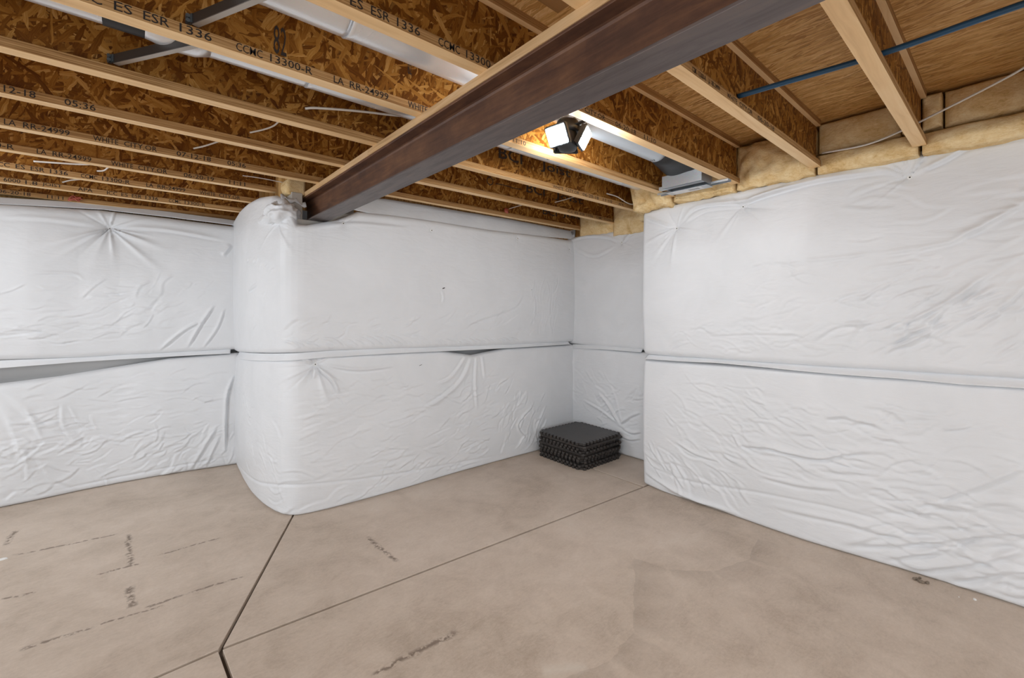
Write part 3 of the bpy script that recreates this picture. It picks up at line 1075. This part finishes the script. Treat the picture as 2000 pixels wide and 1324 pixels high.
JL = {
    -1: 'wooden I-joist overhead beyond the right edge of the view',
    0: 'wooden I-joist nearest the camera, the blue pipe passing through it',
    1: 'wooden I-joist second from the right, the blue pipe ending at it',
    2: 'wooden I-joist third from the right, just beside the work light',
    3: 'wooden I-joist fourth from the right, between the two ducts',
    4: 'wooden I-joist fifth from the right, its flange unprinted left of the beam',
    5: 'wooden I-joist sixth from the right, ring mark and large print on its web',
    6: 'wooden I-joist seventh from the right, the last crossing over the beam end',
    7: 'short wooden I-joist fourth from the left wall, running into the corner',
    8: 'short wooden I-joist third from the left wall, seen against lit orange webs',
    9: 'short wooden I-joist second from the left wall, letters along its flange',
    10: 'short wooden I-joist closest to the left wall, mostly hidden by the blanket top',
}
JX1 = {-1: 3.36, 0: 3.36, 1: 3.36, 2: 3.36, 3: 3.36, 4: 3.95, 5: 3.98, 6: 4.05, 7: 0.86, 8: 0.84, 9: 0.84, 10: 0.86}
JO = {i: make_joist(i, -3.1, JX1[i], JL[i]) for i in JL}


def flange_text(i, s, u0, v0, u1, v1, hgt=0.029):
    """lettering on the camera side of a bottom flange, between two pixel columns"""
    y = joist_y(i)
    a, b = at_y(u0, v0, y), at_y(u1, v1, y)
    lettering(s, (a.x, y - .0008, ZJ + .006), (b.x - a.x, 0, 0), (0, 0, hgt), JO[i][1], thin=0.004)


flange_text(2, 'CC ES ESR 1336', 640, 0, 822, 55)
flange_text(2, 'CCMC 13300-R', 856, 85, 978, 120)
flange_text(3, 'ICC ES ESR 1336', 140, 0, 416, 68)
flange_text(3, 'CCMC 13300-R', 461, 90, 612, 130)
flange_text(3, 'LA RR-24999', 652, 150, 760, 185)
flange_text(3, 'WHITE', 797, 198, 835, 212)
flange_text(5, '07-12-18', -40, 175, 70, 190)
flange_text(5, '05:36', 126, 198, 187, 215)
flange_text(6, 'LA RR-24999', 8, 245, 138, 265)
flange_text(6, 'WHITE CITY.OR', 182, 275, 308, 298)
flange_text(6, '07-12-18', 345, 305, 412, 318)
flange_text(6, '05:36', 444, 322, 480, 332)
flange_text(7, '13300-R', -60, 285, 28, 290)
flange_text(7, 'LA RR-24999', 72, 298, 180, 315)
flange_text(7, 'WHITE CITY.OR', 217, 322, 328, 338)
flange_text(7, '06-20-19', 359, 342, 418, 352)
flange_text(7, '11:11', 448, 357, 479, 362)
flange_text(8, 'ICC ES ESR 1336', -10, 325, 134, 345)
flange_text(8, 'CCMC 13300-R', 158, 348, 255, 362)
flange_text(8, 'LA RR-24999', 286, 366, 363, 378)
flange_text(8, 'WHITE CITY.OR', 390, 380, 470, 390)
flange_text(9, '6000 1.8 JOIST', 7, 358, 122, 372)
flange_text(9, 'APA', 152, 376, 181, 380)
flange_text(9, 'ICC ES ESR 1336', 209, 384, 310, 395)
flange_text(9, 'CCMC 13300-R', 330, 398, 402, 405)
flange_text(10, '06-20-18', -4, 382, 60, 390)
flange_text(10, '11:11', 92, 393, 124, 397)
flange_text(2, 'CITY.OR', 1142, 210, 1182, 228, .024)
flange_text(2, '06-20-18', 1202, 240, 1242, 258, .024)
flange_text(2, '11:10', 1258, 268, 1281, 278, .024)
flange_text(3, '11:10', 1002, 272, 1027, 280, .024)
flange_text(1, 'CCMC 13300-R  LA RR-24999', 1352, 130, 1406, 172, .022)
flange_text(1, 'WHITE CITY.OR', 1420, 178, 1470, 215, .022)
flange_text(1, '06-20-18', 1480, 222, 1512, 245, .022)
flange_text(4, 'WHITE CITY.OR', 1080, 362, 1132, 380, .024)
flange_text(4, '06-20-18  11:10', 1138, 382, 1196, 398, .024)
flange_text(4, 'APA', 1208, 400, 1218, 403, .022)
flange_text(5, 'ICC ES ESR 1336  CCMC 13300-R', 1109, 412, 1200, 432, .024)


def web_text(i, s, u0, u1, v0, zlo, h, mat='bigink', thin=0.012):
    y = joist_y(i) + FW / 2 - WT / 2
    a, b = at_y(u0, v0, y), at_y(u1, v0, y)
    webs = [c for c in JO[i][0].children if c.name.startswith('web')]
    lettering(s, (a.x, y - .001, zlo), (b.x - a.x, 0, 0), (0, 0, h), webs[0], mat, thin)


web_text(4, 'BCI', 974, 1020, 320, ZJ + .125, .085)
web_text(4, 'Joist', 1056, 1114, 340, ZJ + .115, .085)
web_text(5, 'BCI', 1028, 1064, 370, ZJ + .115, .085)
web_text(5, 'Joist', 1084, 1138, 385, ZJ + .105, .085)
web_text(6, 'BCI Joist', 1060, 1142, 415, ZJ + .10, .080)
web_text(5, '~', 968, 1018, 360, ZJ + .12, .012)
# stamped ring before the dashes
y5 = joist_y(5) + FW / 2 - WT / 2
rc = at_y(957, 353, y5)
bm = bmesh.new()
for k in range(20):
    a0, a1 = k * PI / 10, (k + 1) * PI / 10
    vs_ = [bm.verts.new((math.cos(a) * r, 0, math.sin(a) * r)) for a, r in ((a0, .035), (a1, .035), (a1, .027), (a0, .027))]
    bm.faces.new(vs_)
web5 = [c for c in JO[5][0].children if c.name.startswith('web')][0]
from_bm('printed_lettering', bm, 'bigink', web5, (rc.x, y5 - .001, ZJ + .135))
# grade stamp boxes on the near webs
for (i, u, v, w, h) in ((3, 547, 80, .045, .11), (3, 800, 135, .02, .05)):
    yw = joist_y(i) + FW / 2 - WT / 2
    p = at_y(u, v, yw)
    webi = [c for c in JO[i][0].children if c.name.startswith('web')][0]
    lettering('82', (p.x - w / 2, yw - .001, p.z - h / 2), (w, 0, 0), (0, 0, h), webi, 'bigink', 0.0)

# ------------------------------------------------------------------ STEEL BEAM with timber plate
BX0, BX1 = 1.030, 1.163
BXC = (BX0 + BX1) / 2
PZ0 = ZJ - 0.036
BZ0 = CAMZ + 0.683
BY0, BY1 = -3.2, 3.86
beam = empty('steel_beam', (BXC, 0, BZ0))
tag(beam, 'rusty brown steel I-beam running diagonally across the ceiling', 'beam')
FT = 0.011
box('bottom_flange', (BX0, BY0, BZ0), (BX1, BY1, BZ0 + FT), 'mill', beam, .002)
bm = bmesh.new()          # web with rolled fillets
prof = [(-.0035, 0.004), (-.012, 0.0), (-.0035, .012)]
z0, z1 = BZ0 + FT, PZ0 - FT
pr_ = [(-.0035 - .010, z0), (-.0035 - .003, z0 + .003), (-.0035, z0 + .012), (-.0035, z1 - .012), (-.0035 - .003, z1 - .003), (-.0035 - .010, z1)]
pr_ = pr_ + [(-x, z) for x, z in reversed(pr_)]
ra = [bm.verts.new((x, BY0, z - BZ0)) for x, z in pr_]
rb = [bm.verts.new((x, BY1, z - BZ0)) for x, z in pr_]
for k in range(len(pr_)):
    bm.faces.new((ra[k], ra[(k + 1) % len(pr_)], rb[(k + 1) % len(pr_)], rb[k]))
bm.faces.new(ra)
bm.faces.new(rb[::-1])
from_bm('web', bm, 'rust', beam, (BXC, 0, BZ0))
box('top_flange', (BX0, BY0, PZ0 - FT), (BX1, BY1, PZ0), 'rust', beam, .002)
pa = empty('timber_plate', (BXC, 0, PZ0))
tag(pa, 'pale wooden plate lying on top of the steel beam', 'plate')
spl = at_y(720, 293, 2.2)
ys = sorted(at_x(720, 295, BX0).y for _ in (0,))[0]
box('plank', (BX0 - .004, BY0, PZ0), (BX1 + .004, ys - .0015, ZJ), 'plate', pa, .0015)
box('plank', (BX0 - .004, ys + .0015, PZ0), (BX1 + .004, 3.78, ZJ), 'plate', pa, .0015)
# concrete pocket the beam end sits in
pk = empty('beam_pocket', (BXC, 3.9, BZ0 - .03))
tag(pk, 'pale concrete pocket holding the end of the steel beam', 'beam pocket')
box('seat', (BX0 - .10, 3.60, BZ0 - .25), (BX1 + .25, 4.0, BZ0 - .0005), 'pocket', pk)
box('cheek', (BX0 - .10, 3.66, BZ0), (BX0 - .022, 4.0, PZ0 + .02), 'pocket', pk, .004)
box('cheek', (BX1 + .03, 3.66, BZ0), (BX1 + .25, 4.0, PZ0 + .02), 'pocket', pk, .004)

# ------------------------------------------------------------------ DUCTS
def duct(y, x0, x1, r, zc, mat, label, extra=None):
    root = empty('round_duct', ((x0 + x1) / 2, y, zc - r))
    tag(root, label, 'duct')
    L = 1.2
    x = x0
    while x < x1 - .05:
        xe = min(x + L, x1)
        pts = [(x, y, zc), (x + .02, y, zc), (xe - .02, y, zc), (xe, y, zc)]
        org = Vector((x, y, zc))
        bm = tube_bm([Vector(p) - org for p in pts], [r + .003, r, r, r - .002], 40)
        from_bm('duct_section', bm, 'duct_pale' if (x > 1.3 and y < 1.9) else mat, root, org)
        x = xe
    return root


DZ = CAMZ + 1.095
D1 = duct(1.615, -3.0, 2.76, 0.090, DZ, 'galv', 'silver round duct passing above the beam behind the work light')
D2 = duct(2.100, -3.0, 3.30, 0.090, DZ, 'galv', 'silver round duct with a black tape band in the next joist bay')
tp = at_y(255, 55, 1.95)
bm = tube_bm([(-.075, 0, 0), (.075, 0, 0)], .0935, 40, caps=False)
from_bm('tape_band', bm, 'tape', D2, (tp.x, 2.100, DZ))
bm = tube_bm([(-.10, 0, 0), (-.06, 0, 0), (0, 0, -.012), (.06, 0, -.010), (.10, 0, 0)], [.091, .096, .099, .097, .091], 40)
from_bm('elbow_collar', bm, 'galv', D2, (at_y(345, 85, 1.95).x, 2.100, DZ))
lettering('LE', (2.66, 1.60, DZ - .0915), (.03, 0.012, 0), (-.008, .03, 0), D1, 'ink')

# boot with register rail at the end of the near duct
rb_ = empty('register_boot', (3.05, 1.60, ZJ))
tag(rb_, 'galvanised register boot wrapped in black tape on a metal rail', 'duct boot')
bm = bmesh.new()
rings = []
for (x, w, h, zc) in ((2.72, .096, .096, DZ), (2.80, .100, .098, DZ - .005), (2.88, .115, .085, DZ - .02), (2.97, .135, .07, DZ - .04), (3.06, .145, .065, DZ - .055), (3.10, .14, .06, DZ - .06)):
    ring = []
    for k in range(24):
        a = 2 * PI * k / 24
        wr = 1 + .05 * math.sin(5 * a + x * 60) * (1 if x > 2.75 else 0)
        ca, sa = math.cos(a), math.sin(a)
        p = 2.0 + (x - 2.72) * 6
        q = (abs(ca) ** p + abs(sa) ** p) ** (-1 / p)
        ring.append(bm.verts.new((x - 3.05, w * ca * q * wr, zc - ZJ + h * sa * q * wr)))
    rings.append(ring)
for a, b in zip(rings[:-1], rings[1:]):
    for k in range(24):
        bm.faces.new((a[k], a[(k + 1) % 24], b[(k + 1) % 24], b[k]))
bm.faces.new(rings[0]); bm.faces.new(rings[-1])
from_bm('tape_wrap', bm, 'tape', rb_, (3.05, 1.60, ZJ), True)
bx = bmesh.new()      # open-bottomed box
add_box(bx, (0, 0, .085), (.16, .30, .005))
add_box(bx, (-.08, 0, .042), (.004, .30, .09))
add_box(bx, (.08, 0, .042), (.004, .30, .09))
add_box(bx, (0, -.15, .042), (.16, .004, .09))
add_box(bx, (0, .15, .042), (.16, .004, .09))
from_bm('box', bx, 'tin', rb_, (3.10, 1.60, ZJ - .012))
bx = bmesh.new()
ra0, ra1 = at_z(1424, 351, ZJ), at_z(1286, 379, ZJ)
yy0, yy1 = joist_y(2) + .0, joist_y(3) + FW * .8
add_box(bx, (0, 0, -.0012), (.050, yy1 - yy0, .0016))
add_box(bx, (-.025, 0, -.008), (.002, yy1 - yy0, .015))
add_box(bx, (.025, 0, -.008), (.002, yy1 - yy0, .015))
from_bm('rail', bx, 'tin', rb_, (3.185, (yy0 + yy1) / 2, ZJ - .0015))
bx = bmesh.new()
add_box(bx, (0, 0, 0), (.036, .34, .003))
add_box(bx, (-.018, 0, .010), (.003, .34, .022))
from_bm('box_flange', bx, 'tin', rb_, (3.06, 1.62, ZJ - .014))
pl_ = box('cover_plate', (3.095, 1.445, ZJ - .034), (3.19, 1.765, ZJ - .030), 'tin', rb_, .001)
box('label_plate', (3.11, 1.50, ZJ - .0348), (3.175, 1.72, ZJ - .034), 'label', pl_)
for k in range(5):
    box('printed_line', (3.118 + k * .008, 1.52, ZJ - .0354), (3.122 + k * .008, 1.60, ZJ - .0348), 'print', pl_)

# ------------------------------------------------------------------ DIAGONAL STEEL BRIDGING
def bridging(pa_, pb_, label):
    a, b = Vector(pa_), Vector(pb_)
    root = empty('bridging_bar', tuple(a))
    tag(root, label, 'bracing', 'diagonal steel bridging between the joists')
    d = b - a
    L = d.length
    q = d.to_track_quat('X', 'Z').to_matrix()
    bm = bmesh.new()
    add_box(bm, q @ Vector((L / 2, 0, .018)), (L, .004, .036), q)
    from_bm('bar', bm, 'strap', root, a)
    bm = bmesh.new()
    add_box(bm, q @ Vector((L / 2, .008, .001)), (L, .020, .003), q)
    from_bm('bar_lip', bm, 'strapedge', root, a)
    bm = bmesh.new()
    add_box(bm, q @ Vector((-.012, 0, .020)), (.034, .010, .030), q)
    for zz in (.012, .028):
        rr = bmesh.ops.create_cone(bm, cap_ends=True, segments=6, radius1=.007, radius2=.007, depth=.022)
        bmesh.ops.rotate(bm, cent=(0, 0, 0), matrix=Matrix.Rotation(PI / 2, 3, 'X'), verts=rr['verts'])
        bmesh.ops.translate(bm, vec=q @ Vector((-.016, -.006, zz)), verts=rr['verts'])
    from_bm('bolt_bracket', bm, 'bolt', root, a)
    return root


def on_line(u, v, y):
    p = at_y(u, v, y)
    return p


b0 = on_line(222, 124, joist_y(4) + .004)
b1 = on_line(425, 84, joist_y(3) + FW)
bridging(b0, (b1.x, b1.y, b0.z + .004), 'dark steel bridging bar below the taped duct')
b0 = on_line(376, 48, joist_y(3) + .004)
b1 = on_line(585, -10, joist_y(2) + FW)
bridging(b0, (b1.x, b1.y, b0.z + .004), 'dark steel bridging bar above the printed flange at the top edge')

# ------------------------------------------------------------------ WORK LIGHT
LX, LY, LZ = 1.745, 1.56, ZJ + 0.022
lamp = empty('work_light', (LX, LY, LZ))
tag(lamp, 'glowing grey LED work light with folding panels hung beside the beam', 'lamp')


def lathe(prof, seg=28):
    bm = bmesh.new()
    rings = [[bm.verts.new((math.cos(2 * PI * k / seg) * r, math.sin(2 * PI * k / seg) * r, z)) for k in range(seg)] for r, z in prof]
    for a, b in zip(rings[:-1], rings[1:]):
        for k in range(seg):
            bm.faces.new((a[k], a[(k + 1) % seg], b[(k + 1) % seg], b[k]))
    bm.faces.new(rings[0]); bm.faces.new(rings[-1])
    return bm


from_bm('base_cap', lathe([(.028, .055), (.055, .052), (.062, .035), (.062, .01), (.056, -.005), (.03, -.01)]), 'lampbody', lamp, (LX, LY, LZ), True)
box('mount_arm', (LX - .012, joist_y(2) + FW, LZ + .016), (LX + .012, LY - .04, LZ + .022), 'lampbody', lamp)
from_bm('core', lathe([(.030, .0), (.054, -.015), (.056, -.070), (.044, -.100), (.015, -.108)]), 'lampbody', lamp, (LX, LY, LZ), True)
tocam = math.atan2(-LY, -LX)
for k, az in enumerate((tocam - 0.62, tocam + 1.33, tocam + 3.3)):
    # right-handed turn: a smaller angle lies to the left as seen from the camera
    d = Vector((math.cos(az), math.sin(az), 0))
    tilt = math.radians(28)
    nrm = Vector((d.x * math.cos(tilt), d.y * math.cos(tilt), -math.sin(tilt)))
    side = Vector((-d.y, d.x, 0))
    upv = side.cross(nrm) * -1
    Rm = Matrix((side, upv, nrm)).transposed()
    c = Vector((LX, LY, LZ - .045)) + d * .088
    bm = bmesh.new()
    add_box(bm, Rm @ Vector((0, 0, 0)), (.134, .110, .016), Rm)
    bmesh.ops.bevel(bm, geom=bm.edges[:], offset=.005, segments=2, affect='EDGES')
    add_box(bm, Rm @ Vector((0, .035, -.030)), (.030, .022, .050), Rm)
    for q in range(-4, 5):
        add_box(bm, Rm @ Vector((q * .015, 0, -.014)), (.004, .095, .014), Rm)
    pn = from_bm('panel', bm, 'lampbody', lamp, c)
    bm = bmesh.new()
    add_box(bm, Rm @ Vector((0, 0, .0095)), (.112, .088, .003), Rm)
    from_bm('led_face', bm, 'led', pn, c)

# ------------------------------------------------------------------ CABLES AND PIPES
# blue water pipe through the two near joists
pz = CAMZ + 0.99
cable([(2.13, joist_y(1) + FW / 2 - .006, pz - .004), (2.16, joist_y(1) - .15, pz), (2.21, joist_y(0) + FW / 2, pz + .004), (2.20, 0.02, pz + .004), (2.18, -.6, pz), (2.2, -1.4, pz)],
      .0115, 'dark blue plastic water pipe running through the near joists', 'blue', 'water_pipe', 'pipe')
# white cable along the rim batts on the right
xs = 3.30
pts = [at_x(1606, 299, 3.33), at_x(1690, 283, 3.31), at_x(1760, 256, 3.29), at_x(1800, 236, 3.27), at_x(1880, 196, 3.20), at_x(1950, 160, 3.12), at_x(2000, 132, 3.05), at_x(2060, 90, 2.95)]
cable(pts, .0055, 'thin white cable strung in front of the yellow batts by the right wall')
yb = joist_y(4) + FW / 2 - WT / 2 - .012
cable([at_y(596, 212, yb), at_y(620, 211, yb - .02), at_y(700, 217, yb - .05), at_y(780, 226, yb - .08), at_y(820, 226, yb - .12)], .0060, 'white cable lying beside the duct left of the beam')
for (i, pts_, lab, r) in ((5, [(488, 259), (515, 253), (534, 246), (546, 236)], 'short white cable stub left of the beam, highest of its kind', .0045),
                          (6, [(378, 290), (400, 285), (428, 276)], 'short white cable stub above the middle of the left joists', .005),
                          (7, [(474, 343), (510, 348), (566, 359)], 'thin white cable running to the beam end', .0035),
                          (8, [(66, 315), (110, 318), (165, 321), (200, 318)], 'long bright white cable against the lit orange web', .006),
                          (8, [(190, 334), (203, 333), (214, 325)], 'short curled white cable end in the lit joist bay', .005),
                          (9, [(122, 356), (138, 352), (160, 350)], 'tiny white cable end beneath the lit joist bay', .005),
                          (5, [(1084, 395), (1110, 388), (1140, 378)], 'thin pale cable crossing the large dark print', .004),
                          (6, [(994, 408), (1010, 403), (1030, 398)], 'thin pale cable leading from the red box', .004)):
    yw = joist_y(i) + FW / 2 - WT / 2 - .012
    P_ = [at_y(u, v, yw - .03 * k) for k, (u, v) in enumerate(pts_)]
    cable(P_, r, lab)
yw = joist_y(4) - .02
cable([at_y(1185, 378, joist_y(4) + .015), at_y(1205, 384, joist_y(4) + .005), at_y(1225, 396, joist_y(4) - .01), at_y(1240, 399, joist_y(4) - .02), at_y(1278, 397, joist_y(4) - .02)], .005, 'white cable poking out of the torn batts by the duct boot')
# red box and red tangle
p = at_y(990, 412, joist_y(6) + FW / 2 - .03)
bx = bmesh.new()
add_box(bx, (0, 0, 0), (.045, .03, .06))
bmesh.ops.bevel(bx, geom=bx.edges[:], offset=.008, segments=2, affect='EDGES')
tag(from_bm('cable_box', bx, 'red', None, (p.x, joist_y(6) + FW / 2 - .022, p.z), True), 'small red plastic box on a joist above the middle wall', 'box')
p = at_y(146, 388, joist_y(10) - .03)
pts = [Vector((p.x + .05 * math.cos(k * 1.9) * (1 - k / 26), joist_y(10) - .035 + .012 * math.sin(k * 1.3), p.z + .022 * math.sin(k * 2.3))) for k in range(14)]
cable(pts, .004, 'small red tangle of wire on the far joist over the left wall', 'red', 'wire_tangle', 'wire')

# ------------------------------------------------------------------ YELLOW BATTS in the joist ends
def batt(lo, hi, label, seed, bulge=.05, rough=.022, mat='batt', slant=0.0, cuts=16, cat='insulation', group='yellow batts stuffed between the joist ends'):
    lo, hi = Vector(lo), Vector(hi)
    c = (lo + hi) / 2
    h = (hi - lo) / 2
    bm = bmesh.new()
    bmesh.ops.create_cube(bm, size=2.0)
    bmesh.ops.subdivide_edges(bm, edges=bm.edges[:], cuts=cuts, use_grid_fill=True)
    for v in bm.verts:
        x, y, z = v.co
        # soften the box corners
        k = 0.90 + 0.10 * (1 - max(abs(y), abs(z)) ** 6)
        p = Vector((x * h.x, y * h.y * (k if abs(x) > .9 else 1), z * h.z * (k if abs(x) > .9 else 1)))
        if x < 0:
            p.x -= bulge * (1 - y * y) * (1 - z * z) * (-x)
            p.x += slant * (z * .5 + .5) * (-x)
        w = (p + Vector((seed * 3.7, seed * 1.3, 0))) * 7
        n1 = mnoise.noise(w)
        n2 = mnoise.noise(w * 2.7 + Vector((5, 5, 5)))
        n3 = abs(mnoise.noise(w * 1.6 + Vector((9, 2, 1))))
        f = rough * (n1 + .5 * n2 - 1.1 * n3 + .3)
        p.x -= f * max(0, -x * .5 + .5) * (1 if abs(y) < .98 else .4)
        p.z += f * .4 * (1 if z < -.9 else 0)
        v.co = p
    o = from_bm('glass_wool_batt', bm, mat, None, (c.x, c.y, lo.z), True)
    for v in o.data.vertices:
        v.co.z += c.z - lo.z
    return tag(o, label, cat, group)


def bay(i):
    return joist_y(i) + FW / 2 + WT / 2 + .004, joist_y(i + 1) + FW / 2 - WT / 2 - .004


zlow = ZJ - .045
y0, y1 = bay(1)
batt((3.34, y0, zlow), (3.62, y1, ZS - .03), 'big fluffy yellow batt bulging out between two joist ends', 2, .07, .045, slant=.04)
y0, y1 = bay(0)
batt((3.40, y0 + .08, ZJ + .095), (3.62, y1, ZS - .015), 'flat tan batt recessed behind the cable by the right wall', 3, .02, .010)
batt((3.36, y0, ZJ + .095), (3.56, y0 + .068, ZS - .02), 'narrow upright tuft of batt between the recessed flat batts, left one', 7, .01, .015, cuts=10)
batt((3.36, y0, zlow), (3.58, y1, ZJ + .075), 'rolled yellow batt edge on top of the right blanket between two joists', 4, .035, .018)
y0, y1 = bay(-1)
batt((3.40, y0, ZJ + .09), (3.62, y1 - .09, ZS - .015), 'flat tan batt at the right edge of the photo under the subfloor', 5, .02, .010)
batt((3.37, y1 - .080, ZJ + .09), (3.56, y1, ZS - .02), 'narrow upright tuft of batt right of the nearest joist end', 8, .012, .015, cuts=10)
batt((3.36, y0, zlow), (3.58, y1, ZJ + .07), 'rolled yellow batt edge on the right blanket at the edge of the photo', 6, .035, .018)
y0, y1 = bay(2)
batt((3.36, y0, zlow - .01), (3.60, y1, ZS - .02), 'yellow batt behind the duct boot above the corner of the right blanket', 9, .03, .035)
y0, y1 = bay(3)
batt((3.34, y0, ZJ - .07), (3.70, y1 - .12, ZS - .03), 'torn pale batt hanging beside the duct boot', 10, .04, .055, slant=-.10)
batt((3.62, joist_y(3) + .30, ZJ - .08), (3.95, y1 + .0, ZJ + .14), 'crumpled yellow batt end over the recessed wall corner', 15, .03, .05, slant=-.05)
y0, y1 = bay(4)
batt((3.90, y0, ZJ - .14), (4.15, y1, ZS - .03), 'tan batt between joists above the recessed wall, right one', 11, .03, .02)
y0, y1 = bay(5)
batt((3.94, y0, ZJ - .14), (4.15, y1, ZS - .03), 'tan batt between joists above the recessed wall, left one', 12, .03, .02)
# tuft at the end of the beam plate
pt = at_y(560, 374, 3.75)
batt((pt.x - .01, 3.68, ZJ - .03), (pt.x + .12, 3.84, ZJ + .09), 'small cream batt tuft tucked at the end of the beam plate', 14, .02, .02, cuts=10)
# bunched facing at the corner below the beam
def bunch(c, r, label, seed):
    bm = bmesh.new()
    bmesh.ops.create_icosphere(bm, subdivisions=5, radius=1.0)
    for v in bm.verts:
        p = v.co.copy()
        w = p * 1.7 + Vector((seed, 0, 0))
        ridge = 1 - abs(mnoise.noise(w))
        ridge2 = 1 - abs(mnoise.noise(w * 2.3 + Vector((3, 3, 3))))
        k = .74 + .24 * ridge ** 2 + .04 * ridge2 ** 2
        v.co = Vector((p.x * r[0] * k, p.y * r[1] * k, p.z * r[2] * k))
    return bm


sb, zb_ = pm.hit(548, 412)
X, Y, NX, NY = pm.at(np.array([sb]))
bm = bunch(None, (.13, .20, .11), '', 3.3)
from_bm('bunched_top', bm, 'fabric', UP_MID, (float(X[0]) + .03, float(Y[0]) + .08, zb_ - .015), True)
sb, zb2 = pm.hit(515, 420)
X, Y, NX, NY = pm.at(np.array([sb]))
bm = bunch(None, (.10, .34, .10), '', 7.1)
from_bm('bunched_top', bm, 'fabric', UP_MID, (float(X[0]) + .06, float(Y[0]) + .05, zb2 - .05), True)
# loose paper curl on top
cp = at_y(575, 388, 3.66)
strip_pts = [cp + Vector((-.10 + .03 * k, .01 * math.sin(k * 1.7), .012 * math.sin(k * 2.1) - .006 * k)) for k in range(7)]
bm = bmesh.new()
prev = None
for k, p in enumerate(smooth_pts(strip_pts, 4)):
    w = .016 + .006 * math.sin(k * .9)
    a = bm.verts.new(p - cp + Vector((0, 0, w)))
    b = bm.verts.new(p - cp + Vector((.004, -.012, -w)))
    if prev:
        bm.faces.new((prev[0], a, b, prev[1]))
    prev = (a, b)
o_ = from_bm('torn_facing', bm, 'fabric', UP_MID, cp, True)
o_.modifiers.new('thickness', 'SOLIDIFY').thickness = .002

# ------------------------------------------------------------------ FOAM MATS
def mat_mesh(size, th, ph, straight):
    """square foam tile, jigsaw teeth on some edges, straight trimmed border on the others"""
    nt = 11
    outline = []
    pitch = size / (nt + .5)
    for side in range(4):
        if straight[side]:
            pts = [(-.5 * size, -.5 * size - .020), (.5 * size, -.5 * size - .020)]
        else:
            pts = []
            for k in range(nt):
                for (f, dd) in ((.22, .0), (.14, .012), (.22, .022), (.38, .026), (.62, .026), (.78, .022), (.86, .012), (.78, .0)):
                    pts.append(((k + f + ph * .5) * pitch - size / 2, -size / 2 - dd))
        for x, y in pts:
            for _ in range(side):
                x, y = -y, x
            outline.append((x, y))
    bm = bmesh.new()
    rings = []
    for z, k in ((0, .990), (th * .22, 1.0), (th * .78, 1.0), (th, .990)):
        rings.append([bm.verts.new((x * k, y * k, z)) for x, y in outline])
    bm.faces.new(rings[0][::-1])
    bm.faces.new(rings[-1])
    n = len(outline)
    for a, b in zip(rings[:-1], rings[1:]):
        for k in range(n):
            bm.faces.new((a[k], a[(k + 1) % n], b[(k + 1) % n], b[k]))
    return bm


c0, c1, c2 = at_z(1046, 884), at_z(1150, 912), at_z(1216, 888)
cx = (c0.x + c2.x) / 2 - .045
cy = (c0.y + c2.y) / 2 - .045
NM, TH = 10, 0.0252
VAR = [(0, (0, 0, 0, 0)), (1, (0, 0, 0, 0)), (0, (1, 0, 0, 1)), (1, (0, 1, 0, 0))]
ORDER = [0, 1, 0, 1, 3, 2, 1, 0, 2, 0]
sz = .585
me_a = None
mats_me = []
for q in range(4):
    bm = mat_mesh(sz, TH - .0006, *VAR[q])
    me = bpy.data.meshes.new('foam_mat')
    bmesh.ops.recalc_face_normals(bm, faces=bm.faces)
    bm.to_mesh(me)
    bm.free()
    me.materials.append(M['foam'])
    mats_me.append(me)
rn = random.Random(4)
ords = ['bottom', 'second', 'third', 'fourth', 'fifth', 'sixth', 'seventh', 'eighth', 'ninth', 'top']
for k in range(NM):
    o = link('foam_mat', mats_me[ORDER[k]], 'foam')
    o.location = (cx + rn.uniform(-.016, .016), cy + rn.uniform(-.016, .016), k * TH + .0005)
    o.rotation_euler = (0, 0, math.radians(-1.0 + rn.uniform(-1.6, 1.6)))
    lab = 'black interlocking foam floor mat on top of the corner stack' if k == NM - 1 else \
        ('black interlocking foam floor mat at the bottom of the corner stack' if k == 0 else
         'black interlocking foam floor mat, %s from the bottom of the corner stack' % ords[k])
    tag(o, lab, 'floor mat', 'black foam mats stacked in the corner')

# ------------------------------------------------------------------ SCRAPS ON THE FLOOR
def pebble(u, v, r, mat, label, seed, cat='scrap', name='plaster_scrap', flat=.5):
    p = at_z(u, v)
    bm = bmesh.new()
    bmesh.ops.create_icosphere(bm, subdivisions=2, radius=1)
    for w in bm.verts:
        k = .8 + .35 * mnoise.noise(w.co * 1.5 + Vector((seed, 0, 0)))
        w.co = Vector((w.co.x * r * k * 1.3, w.co.y * r * k * .8, max(-.2, w.co.z) * r * k * flat))
    lo = min(w.co.z for w in bm.verts)
    tag(from_bm(name, bm, mat, None, (p.x, p.y, -lo), False), label, cat)


pebble(1904, 1171, .011, 'white', 'small white scrap on the floor near the right wall, the larger one', 1)
pebble(1873, 1166, .005, 'white', 'tiny white scrap on the floor near the right wall', 2)
pebble(2, 1093, .030, 'white', 'flat white scrap on the floor at the left edge', 3, flat=.15)
gr = at_z(1800, 1131)
gc = empty('gravel_clump', (gr.x, gr.y, 0))
tag(gc, 'clump of grey gravel at the foot of the right wall', 'gravel')
rn = random.Random(9)
for k in range(14):
    bm = bmesh.new()
    r = rn.uniform(.005, .010)
    bmesh.ops.create_icosphere(bm, subdivisions=1, radius=r)
    from_bm('pebble', bm, 'gravel', gc, (gr.x - .02 + rn.uniform(-.03, .02), gr.y + rn.uniform(-.035, .035), r * .8))
